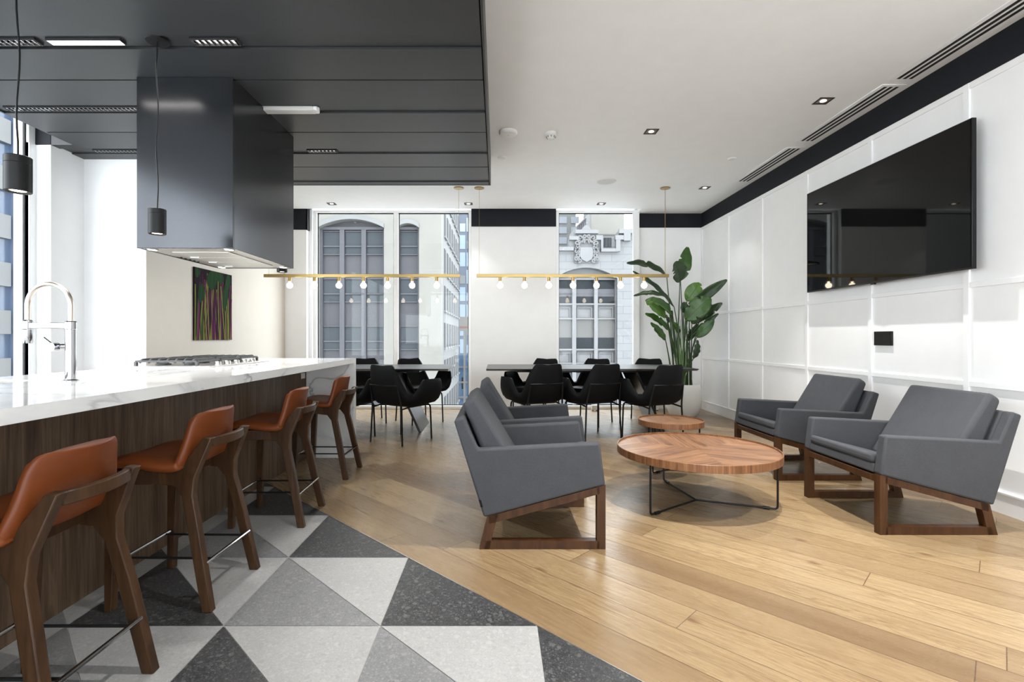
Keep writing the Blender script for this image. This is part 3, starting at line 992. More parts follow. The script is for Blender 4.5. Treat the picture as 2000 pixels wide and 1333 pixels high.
# ------------------------------------------------------------------ ARMCHAIRS (face +X, origin under the seat)
def armchair(label):
    r = thing('armchair', label, 'armchair', (0, 0, 0), 0, 'grey armchairs round the coffee tables')
    X0 = 0.235; H = 0.355; A = 0.062
    q = lambda pts: [(x - X0, z) for x, z in pts]
    side = q([(0.532, 0.555), (0.561, 0.337), (-0.072, 0.167), (-0.229, 0.671), (-0.177, 0.690), (-0.102, 0.522)])
    for s in (-1, 1):
        mb = MB(); mb.prism(side, 'y', s * H, s * (H - A)); mb.build('arm', M['grey_fabric'], r, bevel=0.012, seg=3)
    mb = MB(); mb.prism(q([(-0.229, 0.671), (-0.177, 0.690), (-0.015, 0.27), (-0.03, 0.178), (-0.072, 0.167)]), 'y', -H + A - 0.002, H - A + 0.002)
    mb.build('back_panel', M['grey_fabric'], r, bevel=0.012, seg=3)
    mb = MB(); mb.prism(q([(0.555, 0.388), (0.560, 0.337), (-0.05, 0.174), (-0.04, 0.235)]), 'y', -H + A, H - A)
    mb.build('seat_base', M['grey_fabric'], r, bevel=0.008, seg=2)
    mb = MB(); mb.prism(q([(0.558, 0.442), (0.565, 0.392), (0.0, 0.243), (0.0, 0.298)]), 'y', -H + A + 0.004, H - A - 0.004)
    mb.build('seat_cushion', M['grey_fabric'], r, bevel=0.018, seg=4)
    mb = MB(); mb.prism(q([(-0.188, 0.748), (-0.122, 0.792), (0.16, 0.330), (0.0, 0.30), (-0.06, 0.43)]), 'y', -H + A + 0.008, H - A - 0.008)
    mb.build('back_cushion', M['grey_fabric'], r, bevel=0.024, seg=4)
    F = 0.045
    for s in (-1, 1):
        y0, y1 = s * (H - 0.006), s * (H - 0.006 - F)
        mb = MB()
        mb.prism(q([(0.518, 0), (0.562, 0), (0.562, 0.336), (0.518, 0.326)]), 'y', y0, y1)
        mb.prism(q([(-0.096, 0), (-0.044, 0), (0.002, 0.186), (-0.052, 0.172)]), 'y', y0, y1)
        mb.prism(q([(-0.07, 0.001), (0.53, 0.001), (0.53, 0.044), (-0.06, 0.044)]), 'y', y0, y1)
        mb.prism(q([(-0.046, 0.131), (0.53, 0.288), (0.53, 0.327), (-0.046, 0.172)]), 'y', y0, y1)
        mb.build('side_frame', M['walnut'], r, smooth=0)
    mb = MB(); mb.box(0.520 - X0, -H + 0.05, 0.286, 0.558 - X0, H - 0.05, 0.3245)
    mb.build('front_rail', M['walnut'], r, bevel=0.002, seg=1, smooth=0)
    mb = MB(); mb.prism([(-0.100 - X0, 0.262), (-0.086 - X0, 0.258), (-0.076 - X0, 0.222), (-0.089 - X0, 0.222)], 'y', -H - 0.0015, -H + 0.001); mb.build('fabric_tag', M['black_fabric'], r, smooth=0)
    return r
ac = armchair('grey armchair nearest the camera left of the table, facing right')
ac.location = (0.235, 2.62 + 0.355, 0)
dup(ac, (0.285, 3.50 + 0.355, 0), radians(1), 'grey armchair on the left side, behind the nearest left armchair')
dup(ac, (2.462, 2.81 + 0.355, 0), pi, 'grey armchair nearest the camera on the right, facing the coffee table')
dup(ac, (2.478, 3.88 + 0.355, 0), pi, 'grey armchair at the far right, beyond the nearer right armchair')

# ------------------------------------------------------------------ COFFEE TABLES
def coffee_table(name, label, loc, R, z, rim, legs, lr):
    t = thing(name, label, 'coffee table', loc, 0, 'round walnut coffee tables')
    mb = MB()
    mb.lathe([(0, z - 0.012), (R - 0.008, z - 0.012), (R - 0.008, z - rim + 0.006), (0, z - rim + 0.006)], (0, 0, 0), 96)
    mb.build('tabletop', M['veneer'], t)
    mb = MB()
    mb.lathe([(R - 0.008, z - 0.012), (R - 0.008, z), (R - 0.002, z), (R, z - 0.002), (R, z - rim), (R - 0.012, z - rim), (R - 0.012, z - rim + 0.006)], (0, 0, 0), 96)
    mb.build('rim', M['veneer_edge'], t)
    for a in legs:
        a = radians(a)
        fx, fy = lr * cos(a), lr * sin(a)
        mb = MB()
        mb.tube(fillet([(0, 0, 0.010), (fx, fy, 0.010), (fx, fy, z - rim + 0.002)], 0.02, 4), 0.0065, 8)
        ux, uy = cos(a), sin(a)
        l_ = mb.build('leg', M['black_metal'], t)
        mb = MB(); mb.tube([(fx - ux * 0.085, fy - uy * 0.085, 0.010), (fx - ux * 0.045, fy - uy * 0.045, 0.010)], 0.0105, 8)
        mb.build('foot_clamp', M['black_plastic'], l_)
    return t
coffee_table('coffee_table', 'large low round walnut coffee table between the grey armchairs', (1.335, 3.395, 0), 0.517, 0.371, 0.048, (216, 338, 97), 0.485)
coffee_table('side_table', 'small round walnut table standing behind the large round one', (1.44, 4.2, 0), 0.262, 0.425, 0.045, (214, 333, 95), 0.225)

# ------------------------------------------------------------------ BAR STOOLS (face -X)
def lerp_prof(prof, s):
    n = len(prof) - 1
    f = s * n
    i = min(int(f), n - 1)
    t = f - i
    p0 = prof[max(i - 1, 0)]; p1 = prof[i]; p2 = prof[i + 1]; p3 = prof[min(i + 2, n)]
    return tuple(0.5 * ((2 * b) + (c - a) * t + (2 * a - 5 * b + 4 * c - d) * t * t + (-a + 3 * b - 3 * c + d) * t ** 3) for a, b, c, d in zip(p0, p1, p2, p3))
def stool(label):
    r = thing('bar_stool', label, 'bar stool', (0, 0, 0), 0, 'tan leather stools along the island')
    # x, z, half width
    seat = [(-0.225, 0.560, 0.165), (-0.205, 0.588, 0.196), (-0.12, 0.596, 0.214), (-0.02, 0.584, 0.216), (0.045, 0.578, 0.208), (0.078, 0.590, 0.200)]
    back = [(0.072, 0.568, 0.194), (0.095, 0.605, 0.190), (0.118, 0.66, 0.176), (0.138, 0.72, 0.163), (0.152, 0.775, 0.150), (0.156, 0.793, 0.134)]
    def sfn(u, v):
        x, z, hw = lerp_prof(seat, u)
        t = 2 * v - 1
        return (x, hw * t, z + 0.012 * t * t - (0.02 * t ** 8))
    def bfn(u, v):
        x, z, hw = lerp_prof(back, u)
        t = 2 * v - 1
        k = min(1, u * 1.5)
        return (x - 0.042 * t * t * k - 0.01, hw * t, z - 0.018 * t ** 6 * u + 0.016 * t * t * (1 - u))
    mb = MB(); mb.grid(sfn, 11, 11); mb.build('seat', M['leather'], r, smooth=180, solid=0.042, sub=2, soff=1 if False else 0)
    mb = MB(); mb.grid(bfn, 11, 11); mb.build('backrest', M['leather'], r, smooth=180, solid=0.036, sub=2)
    for s in (-1, 1):
        y1, y0 = s * 0.205, s * 0.170
        mb = MB()     # rear leg, bent at seat height and carrying the back rail
        mb.prism([(0.178, 0), (0.218, 0), (0.155, 0.32), (0.122, 0.46), (0.126, 0.53), (0.190, 0.690), (0.155, 0.692), (0.085, 0.60), (0.040, 0.555), (-0.02, 0.552), (-0.02, 0.505), (0.045, 0.497), (0.078, 0.455), (0.105, 0.34)], 'y', y0, y1)
        for v_ in mb.bm.verts: v_.co.y -= s * 0.048 * min(1.0, max(0.0, (v_.co.z - 0.10) / 0.56)) if v_.co.x > 0.03 or v_.co.z < 0.4 else s * 0.03
        mb.build('rear_leg', M['stool_wood'], r, bevel=0.004, seg=2, smooth=30)
        mb = MB()
        mb.prism([(-0.218, 0), (-0.188, 0), (-0.165, 0.51), (-0.215, 0.51)], 'y', y0, y1)
        mb.build('front_leg', M['stool_wood'], r, bevel=0.004, seg=2, smooth=0)
    mb = MB()
    for s in (-1, 1): mb.prism([(-0.213, s * 0.203), (-0.213, s * 0.172), (0.0, s * 0.142), (0.0, s * 0.172)], 'z', 0.506, 0.566)
    mb.box(-0.212, -0.172, 0.507, -0.185, 0.172, 0.56)
    mb.box(-0.02, -0.155, 0.51, 0.02, 0.155, 0.545)
    mb.build('seat_frame', M['stool_wood'], r, bevel=0.003, seg=1, smooth=0)
    mb = MB()
    n = 9
    A = []
    for k in range(n):
        t = 2 * k / (n - 1) - 1
        A.append((0.178 + 0.026 * (1 - t * t), 0.126 * t))
    poly = A + [(x - 0.022, y) for x, y in reversed(A)]
    mb.prism(poly, 'z', 0.650, 0.688)
    mb.build('back_rail', M['stool_wood'], r, bevel=0.003, seg=1, smooth=40)
    mb = MB(); mb.tube([(0.176, -0.172, 0.185), (0.176, 0.172, 0.185)], 0.0075, 10); mb.build('footrest', M['chrome'], r)
    mb = MB(); mb.tube([(-0.195, -0.172, 0.185), (-0.195, 0.172, 0.185)], 0.0075, 10); mb.build('footrest', M['chrome'], r)
    for s in (-1, 1):
        mb = MB(); mb.tube([(-0.195, s * 0.125, 0.185), (0.176, s * 0.125, 0.185)], 0.005, 8); mb.build('footrest_bar', M['black_metal'], r)
    return r
st = stool('tan leather bar stool nearest the camera, cut by the left edge')
st.location = (-1.345, 1.48, 0)
dup(st, (-1.36, 2.225, 0), radians(-1), 'tan leather bar stool second from the camera along the island')
dup(st, (-1.345, 3.115, 0), radians(2), 'tan leather bar stool third from the camera along the island')
dup(st, (-1.375, 4.11, 0), radians(-1), 'farthest tan leather bar stool, beside the marble island end')

# ------------------------------------------------------------------ DINING TABLES AND CHAIRS
def dining_table(label, x0, x1):
    t = thing('dining_table', label, 'table', ((x0 + x1) / 2, 6.18, 0), 0, 'long black dining tables')
    h = (x1 - x0) / 2
    mb = MB()
    mb.prism([(-0.49, 0.750), (0.49, 0.750), (0.49, 0.742), (0.44, 0.726), (-0.44, 0.726), (-0.49, 0.742)], 'x', -h, h)
    mb.build('tabletop', M['table_black'], t, smooth=0, bevel=0.002, seg=1)
    mb = MB(); mb.box(-h + 0.35, -0.32, 0.70, h - 0.35, 0.32, 0.726); mb.build('under_frame', M['black_metal'], t, smooth=0)
    for s in (-1, 1):
        mb = MB()
        xa, xb = s * (h - 0.66), s * (h - 0.34)
        mb.prism([(xa - 0.015, 0.70), (xa + 0.015, 0.70), (xb + 0.015, 0.0), (xb - 0.015, 0.0)], 'y', -0.34, 0.34)
        mb.build('leg', M['table_black'], t, smooth=0, bevel=0.002, seg=1)
    return t
dining_table('long black dining table under the right brass light bar', -0.13, 2.27)
dining_table('long black dining table beyond the marble island end', -2.95, -0.56)

def dining_chair(label):
    r = thing('dining_chair', label, 'dining chair', (0, 0, 0), 0, 'black upholstered dining armchairs')
    # each column: seat-rim point (x,y), top point (x,y,z), bulge
    half = [
        ((0.200, 0.250), (0.230, 0.262, 0.470)), ((0.255, 0.250), (0.290, 0.268, 0.560)),
        ((0.278, 0.238), (0.306, 0.268, 0.640)), ((0.285, 0.218), (0.309, 0.252, 0.662)),
        ((0.288, 0.145), (0.310, 0.190, 0.665)), ((0.286, 0.072), (0.308, 0.100, 0.665)),
        ((0.280, 0.000), (0.303, 0.012, 0.664)), ((0.274, -0.035), (0.298, -0.012, 0.652)),
        ((0.262, -0.080), (0.280, -0.058, 0.578)), ((0.243, -0.120), (0.256, -0.108, 0.506)),
        ((0.220, -0.150), (0.232, -0.160, 0.512)), ((0.190, -0.175), (0.203, -0.212, 0.620)),
        ((0.165, -0.193), (0.172, -0.262, 0.750)), ((0.145, -0.200), (0.155, -0.285, 0.803)),
        ((0.115, -0.208), (0.136, -0.294, 0.824)), ((0.055, -0.216), (0.070, -0.300, 0.821)),
    ]
    colsL = [((-a[0], a[1]), (-b[0], b[1], b[2])) for a, b in half]
    mid = [((0, -0.218), (0, -0.302, 0.815))]
    colsAll = colsL + mid + list(reversed(half))
    nC = len(colsAll)
    nR = 10
    def fn(u, v):
        i = round(u * (nC - 1))
        (bx, by), (tx, ty, tz) = colsAll[i]
        if v < 0.36:
            k = v / 0.36
            sx = 0.25 + 0.75 * k
            return (bx * sx, by * sx, 0.395 + 0.035 * k ** 3)
        k = (v - 0.36) / 0.64
        zz = 0.43 + (tz - 0.43) * k
        e = k ** 0.75
        out = 0.02 * sin(pi * k)
        L = sqrt(bx * bx + by * by)
        return (bx + (tx - bx) * e + out * bx / L, by + (ty - by) * e + out * by / L, zz)
    mb = MB(); mb.grid(fn, nC, nR)
    mb.build('shell', M['black_fabric'], r, smooth=180, solid=0.03, bevel=0.008, seg=2)
    mb = MB()
    pl = [(0.15, 0.25), (0.205, 0.235), (0.225, 0.16), (0.225, 0), (0.2, -0.12), (0.14, -0.18), (0, -0.195)]
    poly = pl + [(-x, y) for x, y in reversed(pl[:-1])]
    mb.prism(poly, 'z', 0.415, 0.465)
    mb.build('seat_cushion', M['black_fabric'], r, bevel=0.018, seg=3, smooth=60)
    rr = 0.0095
    for s in (-1, 1):
        mb = MB()
        mb.tube(fillet([(s * 0.205, -0.10, 0.385), (s * 0.215, 0.215, 0.385), (s * 0.222, 0.228, 0.0)], 0.05, 6), rr, 10)
        mb.build('leg', M['black_metal'], r)
        mb = MB()
        mb.tube(fillet([(s * 0.225, -0.235, 0.0), (s * 0.205, -0.225, 0.40), (s * 0.185, -0.275, 0.615)], 0.06, 5), rr, 10)
        mb.tube([(s * 0.208, -0.228, 0.37), (s * 0.205, -0.095, 0.385)], rr * 0.9, 8)
        mb.build('leg', M['black_metal'], r)
    mb = MB()
    mb.tube(fillet([(-0.185, -0.275, 0.612), (-0.1, -0.293, 0.612), (0.1, -0.293, 0.612), (0.185, -0.275, 0.612)], 0.05, 4), 0.008, 10)
    mb.build('back_bar', M['black_metal'], r)
    mb = MB(); mb.box(-0.2, -0.06, 0.372, 0.2, -0.04, 0.39); mb.box(-0.2, 0.12, 0.372, 0.2, 0.14, 0.39); mb.build('seat_support', M['black_metal'], r, smooth=0)
    return r
dc = dining_chair('black dining armchair at the left end of the near side, right table')
dc.location = (0.43, 5.62, 0); dc.rotation_euler.z = radians(20)
dup(dc, (1.05, 5.62, 0), radians(21), 'black dining armchair in the middle of the near side, right table')
dup(dc, (1.675, 5.48, 0), radians(21), 'black dining armchair near the plant, near side of right table')
dup(dc, (0.50, 6.55, 0), radians(148), 'black dining armchair at the left end of the far side, right table')
dup(dc, (1.18, 6.52, 0), radians(147), 'black dining armchair in the middle of the far side, right table')
dup(dc, (1.88, 6.55, 0), radians(147), 'black dining armchair nearest the plant pot, far side of right table')
dup(dc, (-1.03, 5.42, 0), radians(-32), 'black dining armchair turned outward on the near side, left table')
dup(dc, (-1.66, 5.50, 0), radians(-20), 'black dining armchair half hidden by the marble end, near side of left table')
dup(dc, (-1.03, 6.64, 0), radians(217), 'black dining armchair at the right of the far side, left table')
dup(dc, (-1.72, 6.62, 0), radians(200), 'black dining armchair peeking over the marble counter, far side of left table')

for (x, lb) in ((1.466, 'small pale power box on the floor beneath the middle of the crest window'), (2.38, 'small white power box on the floor beside the plant pot')):
    t = thing('floor_power_box', lb, 'power box', (x, 7.62, 0), 0, 'floor power boxes by the windows')
    mb = MB(); mb.box(-0.045, -0.03, 0.012, 0.045, 0.03, 0.085); mb.build('housing', M['white_plastic'], t, bevel=0.004)
    for s_ in (-1, 1):
        mb = MB(); mb.box(s_ * 0.03 - 0.008, -0.02, 0, s_ * 0.03 + 0.008, 0.02, 0.013); mb.build('foot', M['black_plastic'], t)

# ------------------------------------------------------------------ BRASS LIGHT BARS
def light_bar(label, x0, x1, cx, bulbs):
    Y, Z = 6.48, 1.899
    t = thing('light_bar', label, 'hanging light', ((x0 + x1) / 2, Y, CZ), 0, 'linear brass bulb lights over the dining tables')
    m = (x0 + x1) / 2
    dz = Z - CZ
    mb = MB(); mb.box(x0 - m, -0.019, dz - 0.020, x1 - m, 0.019, dz + 0.020); mb.build('bar', M['brass'], t, bevel=0.002, seg=1)
    for x in cx:
        mb = MB(); mb.lathe([(0, -0.012), (0.058, -0.012), (0.063, -0.008), (0.063, 0)], (x - m, 0, 0), 32); mb.build('canopy', M['brass'], t)
        mb = MB()
        mb.tube([(x - m, 0, -0.01), (x - m, 0, dz + 0.019)], 0.0035 if x > 2 else 0.0016, 8)
        mb.build('rod', M['brass'], t)
    for x in bulbs:
        mb = MB(); mb.lathe([(0, dz - 0.020), (0.020, dz - 0.020), (0.020, dz - 0.072), (0.016, dz - 0.074), (0, dz - 0.074)], (x - m, 0, 0), 20); s_ = mb.build('socket', M['brass'], t)
        mb = MB()
        prof = [(0.0, dz - 0.074), (0.013, dz - 0.074), (0.014, dz - 0.082)]
        for k in range(1, 12):
            a = pi * k / 12
            if cos(a) * 0.037 + (dz - 0.125) > dz - 0.084: continue
            prof.append((0.037 * sin(a), dz - 0.125 + 0.037 * cos(a)))
        prof.append((0, dz - 0.162))
        mb.lathe(prof, (x - m, 0, 0), 24); mb.build('bulb', M['bulb'], t)
    return t
k_ = 6.48 / 985
light_bar('left brass light bar with seven glowing bulbs, partly behind the hood', -3.0, -0.482, (-2.94, -0.5), [(p - 972) * k_ for p in (566, 614, 662, 710, 757, 805, 853)])
light_bar('right brass light bar with seven glowing bulbs over the right dining table', -0.27, 2.197, (-0.237, 2.152), [(p - 972) * k_ for p in (977, 1024.5, 1072, 1119, 1165, 1212, 1258)])

# ------------------------------------------------------------------ PLANT
pl = thing('potted_plant', 'tall bird of paradise plant in a white pot in the far right corner', 'potted plant', (2.62, 7.12, 0))
mb = MB()
mb.lathe([(0, 0), (0.155, 0), (0.19, 0.02), (0.235, 0.13), (0.25, 0.25), (0.243, 0.36), (0.222, 0.445), (0.214, 0.452), (0.206, 0.445), (0.205, 0.40), (0, 0.40)], (0, 0, 0), 48)
mb.build('pot', M['white_ceramic'], pl, smooth=50)
mb = MB(); mb.lathe([(0, 0.418), (0.204, 0.412)], (0, 0, 0), 32); mb.build('soil', M['soil'], pl)
def wpx(zx, zy, Y):
    px, py = 1200 + zx / 3.704, 460 + zy / 3.704
    return Vector(((px - 972) * Y / 985 - 2.62, Y - 7.12, 1.103 + (660 - py) * Y / 985))
rl = random.Random(11)
def leaf(base, tip, wpix, Yb, Yt, arch, roll, mat, tears=2, fold=0.25, pot=(470, 1080), side=0.0):
    B = wpx(*base, Yb); T = wpx(*tip, Yt)
    Wd = wpix / 3.704 * Yb / 985 / 2
    d = T - B
    Cn = (B + T) * 0.5 + Vector((0, 0, arch * d.length)) + Vector((0, -0.05, 0))
    def cur(t): return B * (1 - t) ** 2 + Cn * 2 * t * (1 - t) + T * t * t
    def tan(t): return ((Cn - B) * (1 - t) + (T - Cn) * t).normalized()
    nL, nW = 22, 9
    cut = [(rl.uniform(0.25, 0.85), rl.choice((-1, 1))) for _ in range(tears)]
    def fn(u, v):
        p = cur(u); t = tan(u)
        face = Matrix.Rotation(roll, 3, t) @ Vector((0.0, -0.9, 0.45))
        lat = t.cross(face).normalized()
        nrm = lat.cross(t).normalized()
        wv = Wd * max(0.0, sin(pi * (u * 0.97 + 0.012)) ** 0.62) * (1.06 - 0.3 * u)
        s = 2 * v - 1
        if abs(s) > 0.3:
            for cu, cs in cut:
                if cs * s > 0 and abs(u - cu) < 0.022: wv *= 0.55
        wob = 0.006 * sin(u * 23 + s * 4)
        return p + lat * wv * s + nrm * (abs(s) * wv * fold + wob * abs(s))
    mb = MB(); mb.grid(fn, nL, nW)
    lf = mb.build('leaf', mat, pl, smooth=180, fix=False, solid=0.0015)
    # midrib
    mb = MB(); mb.tube([cur(k / 10) + Vector((0, -0.002, 0)) for k in range(10)], 0.004, 6, radii=[0.005 - 0.0004 * k for k in range(10)])
    mb.build('midrib', M['stem_lite'] if mat != M['leaf_dark'] else M['stem'], lf)
    # stem down to the pot
    P = Vector((rl.uniform(-0.10, 0.10), rl.uniform(-0.08, 0.08), 0.415))
    P.x += (B.x) * 0.22
    P.x = max(-0.15, min(0.15, P.x)); 
    mid = P * 0.45 + B * 0.55
    mid = Vector((P.x + (B.x - P.x) * 0.42, P.y + (B.y - P.y) * 0.5, mid.z))
    pts = [P * (1 - t) ** 2 + mid * 2 * t * (1 - t) + B * t * t for t in [k / 10 for k in range(11)]]
    mb = MB(); mb.tube(pts, 0.01, 8, radii=[0.015 - 0.0009 * k for k in range(11)])
    mb.build('stem', M['stem'], pl)
D_, G_, F_ = M['leaf_dark'], M['leaf_mid'], M['leaf_lite']
leaf((378, 290), (90, 205), 100, 7.0, 6.85, 0.16, 0.35, D_, 2)
leaf((478, 325), (528, 85), 110, 7.2, 7.25, 0.0, 0.1, G_, 3, 0.15)
leaf((474, 335), (440, 190), 150, 6.95, 6.8, 0.05, 0.0, D_, 2, 0.2)
leaf((432, 520), (132, 262), 66, 7.15, 7.1, 0.12, 0.4, D_, 1)
leaf((390, 452), (140, 440), 60, 7.0, 6.9, 0.18, 0.35, D_, 1)
leaf((415, 575), (225, 478), 110, 6.95, 6.75, 0.22, 0.3, G_, 1)
leaf((375, 592), (228, 482), 95, 6.85, 6.7, 0.05, 0.0, F_, 2, 0.15)
leaf((392, 685), (222, 568), 75, 6.9, 6.8, 0.12, 0.2, G_, 2)
leaf((370, 758), (262, 632), 62, 6.9, 6.85, 0.0, 0.0, G_, 1)
leaf((524, 475), (618, 345), 120, 7.0, 6.95, 0.1, 0.0, F_, 2, 0.15)
leaf((540, 525), (815, 322), 85, 6.95, 6.7, 0.06, 0.3, D_, 2)
leaf((520, 615), (695, 452), 160, 6.8, 6.7, 0.12, 0.1, G_, 3, 0.15)
leaf((615, 620), (780, 490), 66, 6.95, 6.75, 0.12, 0.3, D_, 2)
leaf((560, 725), (752, 566), 52, 6.95, 6.8, 0.08, 0.5, D_, 1)
leaf((596, 738), (718, 610), 85, 6.9, 6.8, 0.05, 0.0, G_, 2, 0.15)
leaf((572, 892), (600, 758), 75, 6.9, 6.9, 0.0, 0.6, D_, 1)
leaf((500, 560), (505, 483), 70, 7.2, 7.25, 0.0, 0.1, D_, 0)
leaf((520, 770), (545, 675), 60, 7.25, 7.3, 0.0, 0.8, D_, 0)
leaf((385, 640), (375, 575), 50, 7.2, 7.25, 0.0, 0.7, D_, 0)
leaf((450, 700), (425, 640), 40, 7.2, 7.25, 0.0, 0.7, D_, 0)
leaf((425, 600), (300, 462), 80, 7.0, 6.9, 0.15, 0.3, D_, 1)
leaf((560, 640), (705, 500), 95, 7.0, 6.85, 0.1, 0.15, D_, 2)
leaf((540, 560), (690, 400), 70, 7.15, 7.0, 0.05, 0.4, D_, 1)
leaf((470, 720), (415, 620), 60, 7.05, 7.0, 0.0, 0.2, G_, 0)
leaf((530, 760), (600, 640), 60, 7.1, 7.05, 0.0, 0.3, D_, 0)
for (xb, yb, xt, yt, w_) in ((478, 1070, 460, 600, 9), (492, 1070, 500, 640, 8), (465, 1070, 440, 700, 8), (505, 1070, 530, 660, 7), (485, 1070, 480, 610, 8)):
    mb = MB()
    A, B = wpx(xb, yb, 7.0), wpx(xt, yt, 7.02)
    A.z = 0.413
    mb.tube([A.lerp(B, k / 6) for k in range(7)], 0.02, 8, radii=[0.016, 0.015, 0.014, 0.012, 0.009, 0.006, 0.002])
    mb.build('young_shoot', M['stem_lite'], pl)

# ------------------------------------------------------------------ OUTSIDE
EX = {}
EX['cream'] = painted('cream_facade', (0.142, 0.138, 0.125), 0.8, 0.05, 0.8)
EX['stone'] = None
t = NT('pale_stone_courses')
v = t.obj((1, 1, 1), (radians(90), 0, 0))
br = t.n('TexBrick', {'Vector': v, 'Color1': (0.137, 0.139, 0.142, 1), 'Color2': (0.127, 0.128, 0.132, 1), 'Mortar': (0.089, 0.093, 0.098, 1), 'Scale': 1.0, 'Mortar Size': 0.022, 'Brick Width': 1.9, 'Row Height': 0.62})
t.set(Base_Color=br.outputs[0], Roughness=0.85)
EX['stone'] = t.m
EX['carved'] = painted('carved_stone', (0.110, 0.110, 0.113), 0.85, 0.1, 3)
EX['mauve'] = painted('grey_spandrel', (0.031, 0.031, 0.037), 0.6, 0.06, 2)
EX['frame'] = painted('grey_window_frame', (0.044, 0.044, 0.052), 0.6, 0.04, 2)
EX['pane'] = plain('grey_office_pane', (0.032, 0.038, 0.044), 0.6, Specular_IOR_Level=0.2)
EX['pane_dark'] = plain('dark_office_pane', (0.007, 0.010, 0.013), 0.6, Specular_IOR_Level=0.2)
EX['pane_blind'] = plain('pane_with_blind', (0.055, 0.053, 0.050), 0.4)
EX['blue_pane'] = plain('blue_tower_pane', (0.20, 0.25, 0.32), 0.15)
EX['tower'] = painted('blue_grey_tower', (0.069, 0.082, 0.110), 0.6, 0.08, 0.6)
EX['hoarding'] = painted('blue_hoarding', (0.041, 0.086, 0.158), 0.6, 0.15, 1.2)
EX['white_stone'] = painted('white_stone', (0.129, 0.131, 0.134), 0.8, 0.04, 1)
EX['street'] = painted('pale_bounce_ground', (0.40, 0.41, 0.42), 0.9, 0.1, 0.4)  # made pale so the ground bounces daylight up onto the ceiling
EX['band'] = painted('pale_band', (0.130, 0.133, 0.133), 0.8, 0.04, 0.7)
EX['pane_pale'] = plain('pale_blue_pane', (0.16, 0.175, 0.20), 0.5)
EX['red'] = plain('red_sign_paint', (0.22, 0.03, 0.03), 0.6)
EX['blue_band'] = plain('blue_glass_band', (0.055, 0.079, 0.127), 0.2)

def px36(p, Y): return (p - 972) * Y / 985
def zz_(y, Y): return 1.103 + (660 - y) * Y / 985

# street level
mb = MB(); mb.box(-120, 12, -13.2, 120, 140, -13); mb.box(-120, -40, -13.2, -6, 12, -13)
struct(mb.build('street', EX['street'], smooth=0))

# cream building across the street with arched bays
Y = 36.0
b1 = thing('building', 'cream office building with arched grey window bays across the street', 'building', (-10, Y, -13))
def ext(mb, name, mat, root, **kw):
    o = mb.build(name, mat, root, smooth=0, **kw)
    o.matrix_parent_inverse = Matrix.Translation(-Vector(root.location))
    return o
bays = [(px36(480, Y), px36(600, Y), 3), (px36(621, Y), px36(750, Y), 3), (px36(774, Y), px36(818.5, Y), 1)]
xl, xr, zt, zb = -30.0, px36(862, Y), 22.0, -13.0
zs = zz_(445, Y)
mb = MB()
edges = [xl] + [v for b in bays for v in b[:2]] + [xr]
for i in range(0, len(edges), 2):
    mb.box(edges[i], Y, zb, edges[i + 1], Y + 0.8, zt)
for x0, x1, n in bays:
    rise = 0.62 if n == 3 else 0.32
    N = 14
    for k in range(N):
        xa, xb = x0 + (x1 - x0) * k / N, x0 + (x1 - x0) * (k + 1) / N
        za = zs + rise * sin(pi * k / N) ** 0.8; zb_ = zs + rise * sin(pi * (k + 1) / N) ** 0.8
        mb.prism([(xa, za), (xb, zb_), (xb, zt), (xa, zt)], 'y', Y, Y + 0.8)
mb.box(xl, Y + 0.8, zb, xr, Y + 1.2, zt)
ext(mb, 'facade', EX['cream'], b1)
for x0, x1, n in bays:   # raised arch moulding
    rise = 0.62 if n == 3 else 0.32
    mb = MB()
    N = 14
    for k in range(N):
        xa, xb = x0 + (x1 - x0) * k / N, x0 + (x1 - x0) * (k + 1) / N
        za = zs + rise * sin(pi * k / N) ** 0.8; zb_ = zs + rise * sin(pi * (k + 1) / N) ** 0.8
        mb.prism([(xa, za - 0.02), (xb, zb_ - 0.02), (xb, zb_ + 0.28), (xa, za + 0.28)], 'y', Y - 0.12, Y + 0.02)
    ext(mb, 'arch_moulding', EX['band'], b1)
    mb = MB(); mb.box(x0, Y + 0.72, zb, x1, Y + 0.8, zs + rise); ext(mb, 'spandrel_wall', EX['mauve'], b1)
    wcol = (x1 - x0) / n
    mb = MB()
    for k in range(n + 1):
        xm = x0 + k * wcol
        mb.box(max(x0, xm - 0.17), Y + 0.45, zb, min(x1, xm + 0.17), Y + 0.72, zs + 0.12)
    mb.box(x0, Y + 0.43, zs - 0.05, x1, Y + 0.71, zs + 0.15)
    ext(mb, 'bay_frame', EX['frame'], b1)
    for row in range(5):
        ztop = zz_(448, Y) - row * 94.3 * Y / 985
        for k in range(n):
            xa, xb = x0 + k * wcol + 0.2, x0 + (k + 1) * wcol - 0.2
            mb = MB()
            for bb in ((xa, ztop - 1.75, xb, ztop - 1.68), (xa, ztop - 1.17, xb, ztop - 1.08), (xa, ztop - 0.06, xb, ztop)):
                mb.box(bb[0], Y + 0.55, bb[1], bb[2], Y + 0.70, bb[3])
            f_ = ext(mb, 'window', EX['frame'], b1)
            mb = MB(); mb.box(xa, Y + 0.66, ztop - 1.72, xb, Y + 0.71, ztop - 0.03)
            mb.build('pane', EX['pane'], f_, smooth=0)
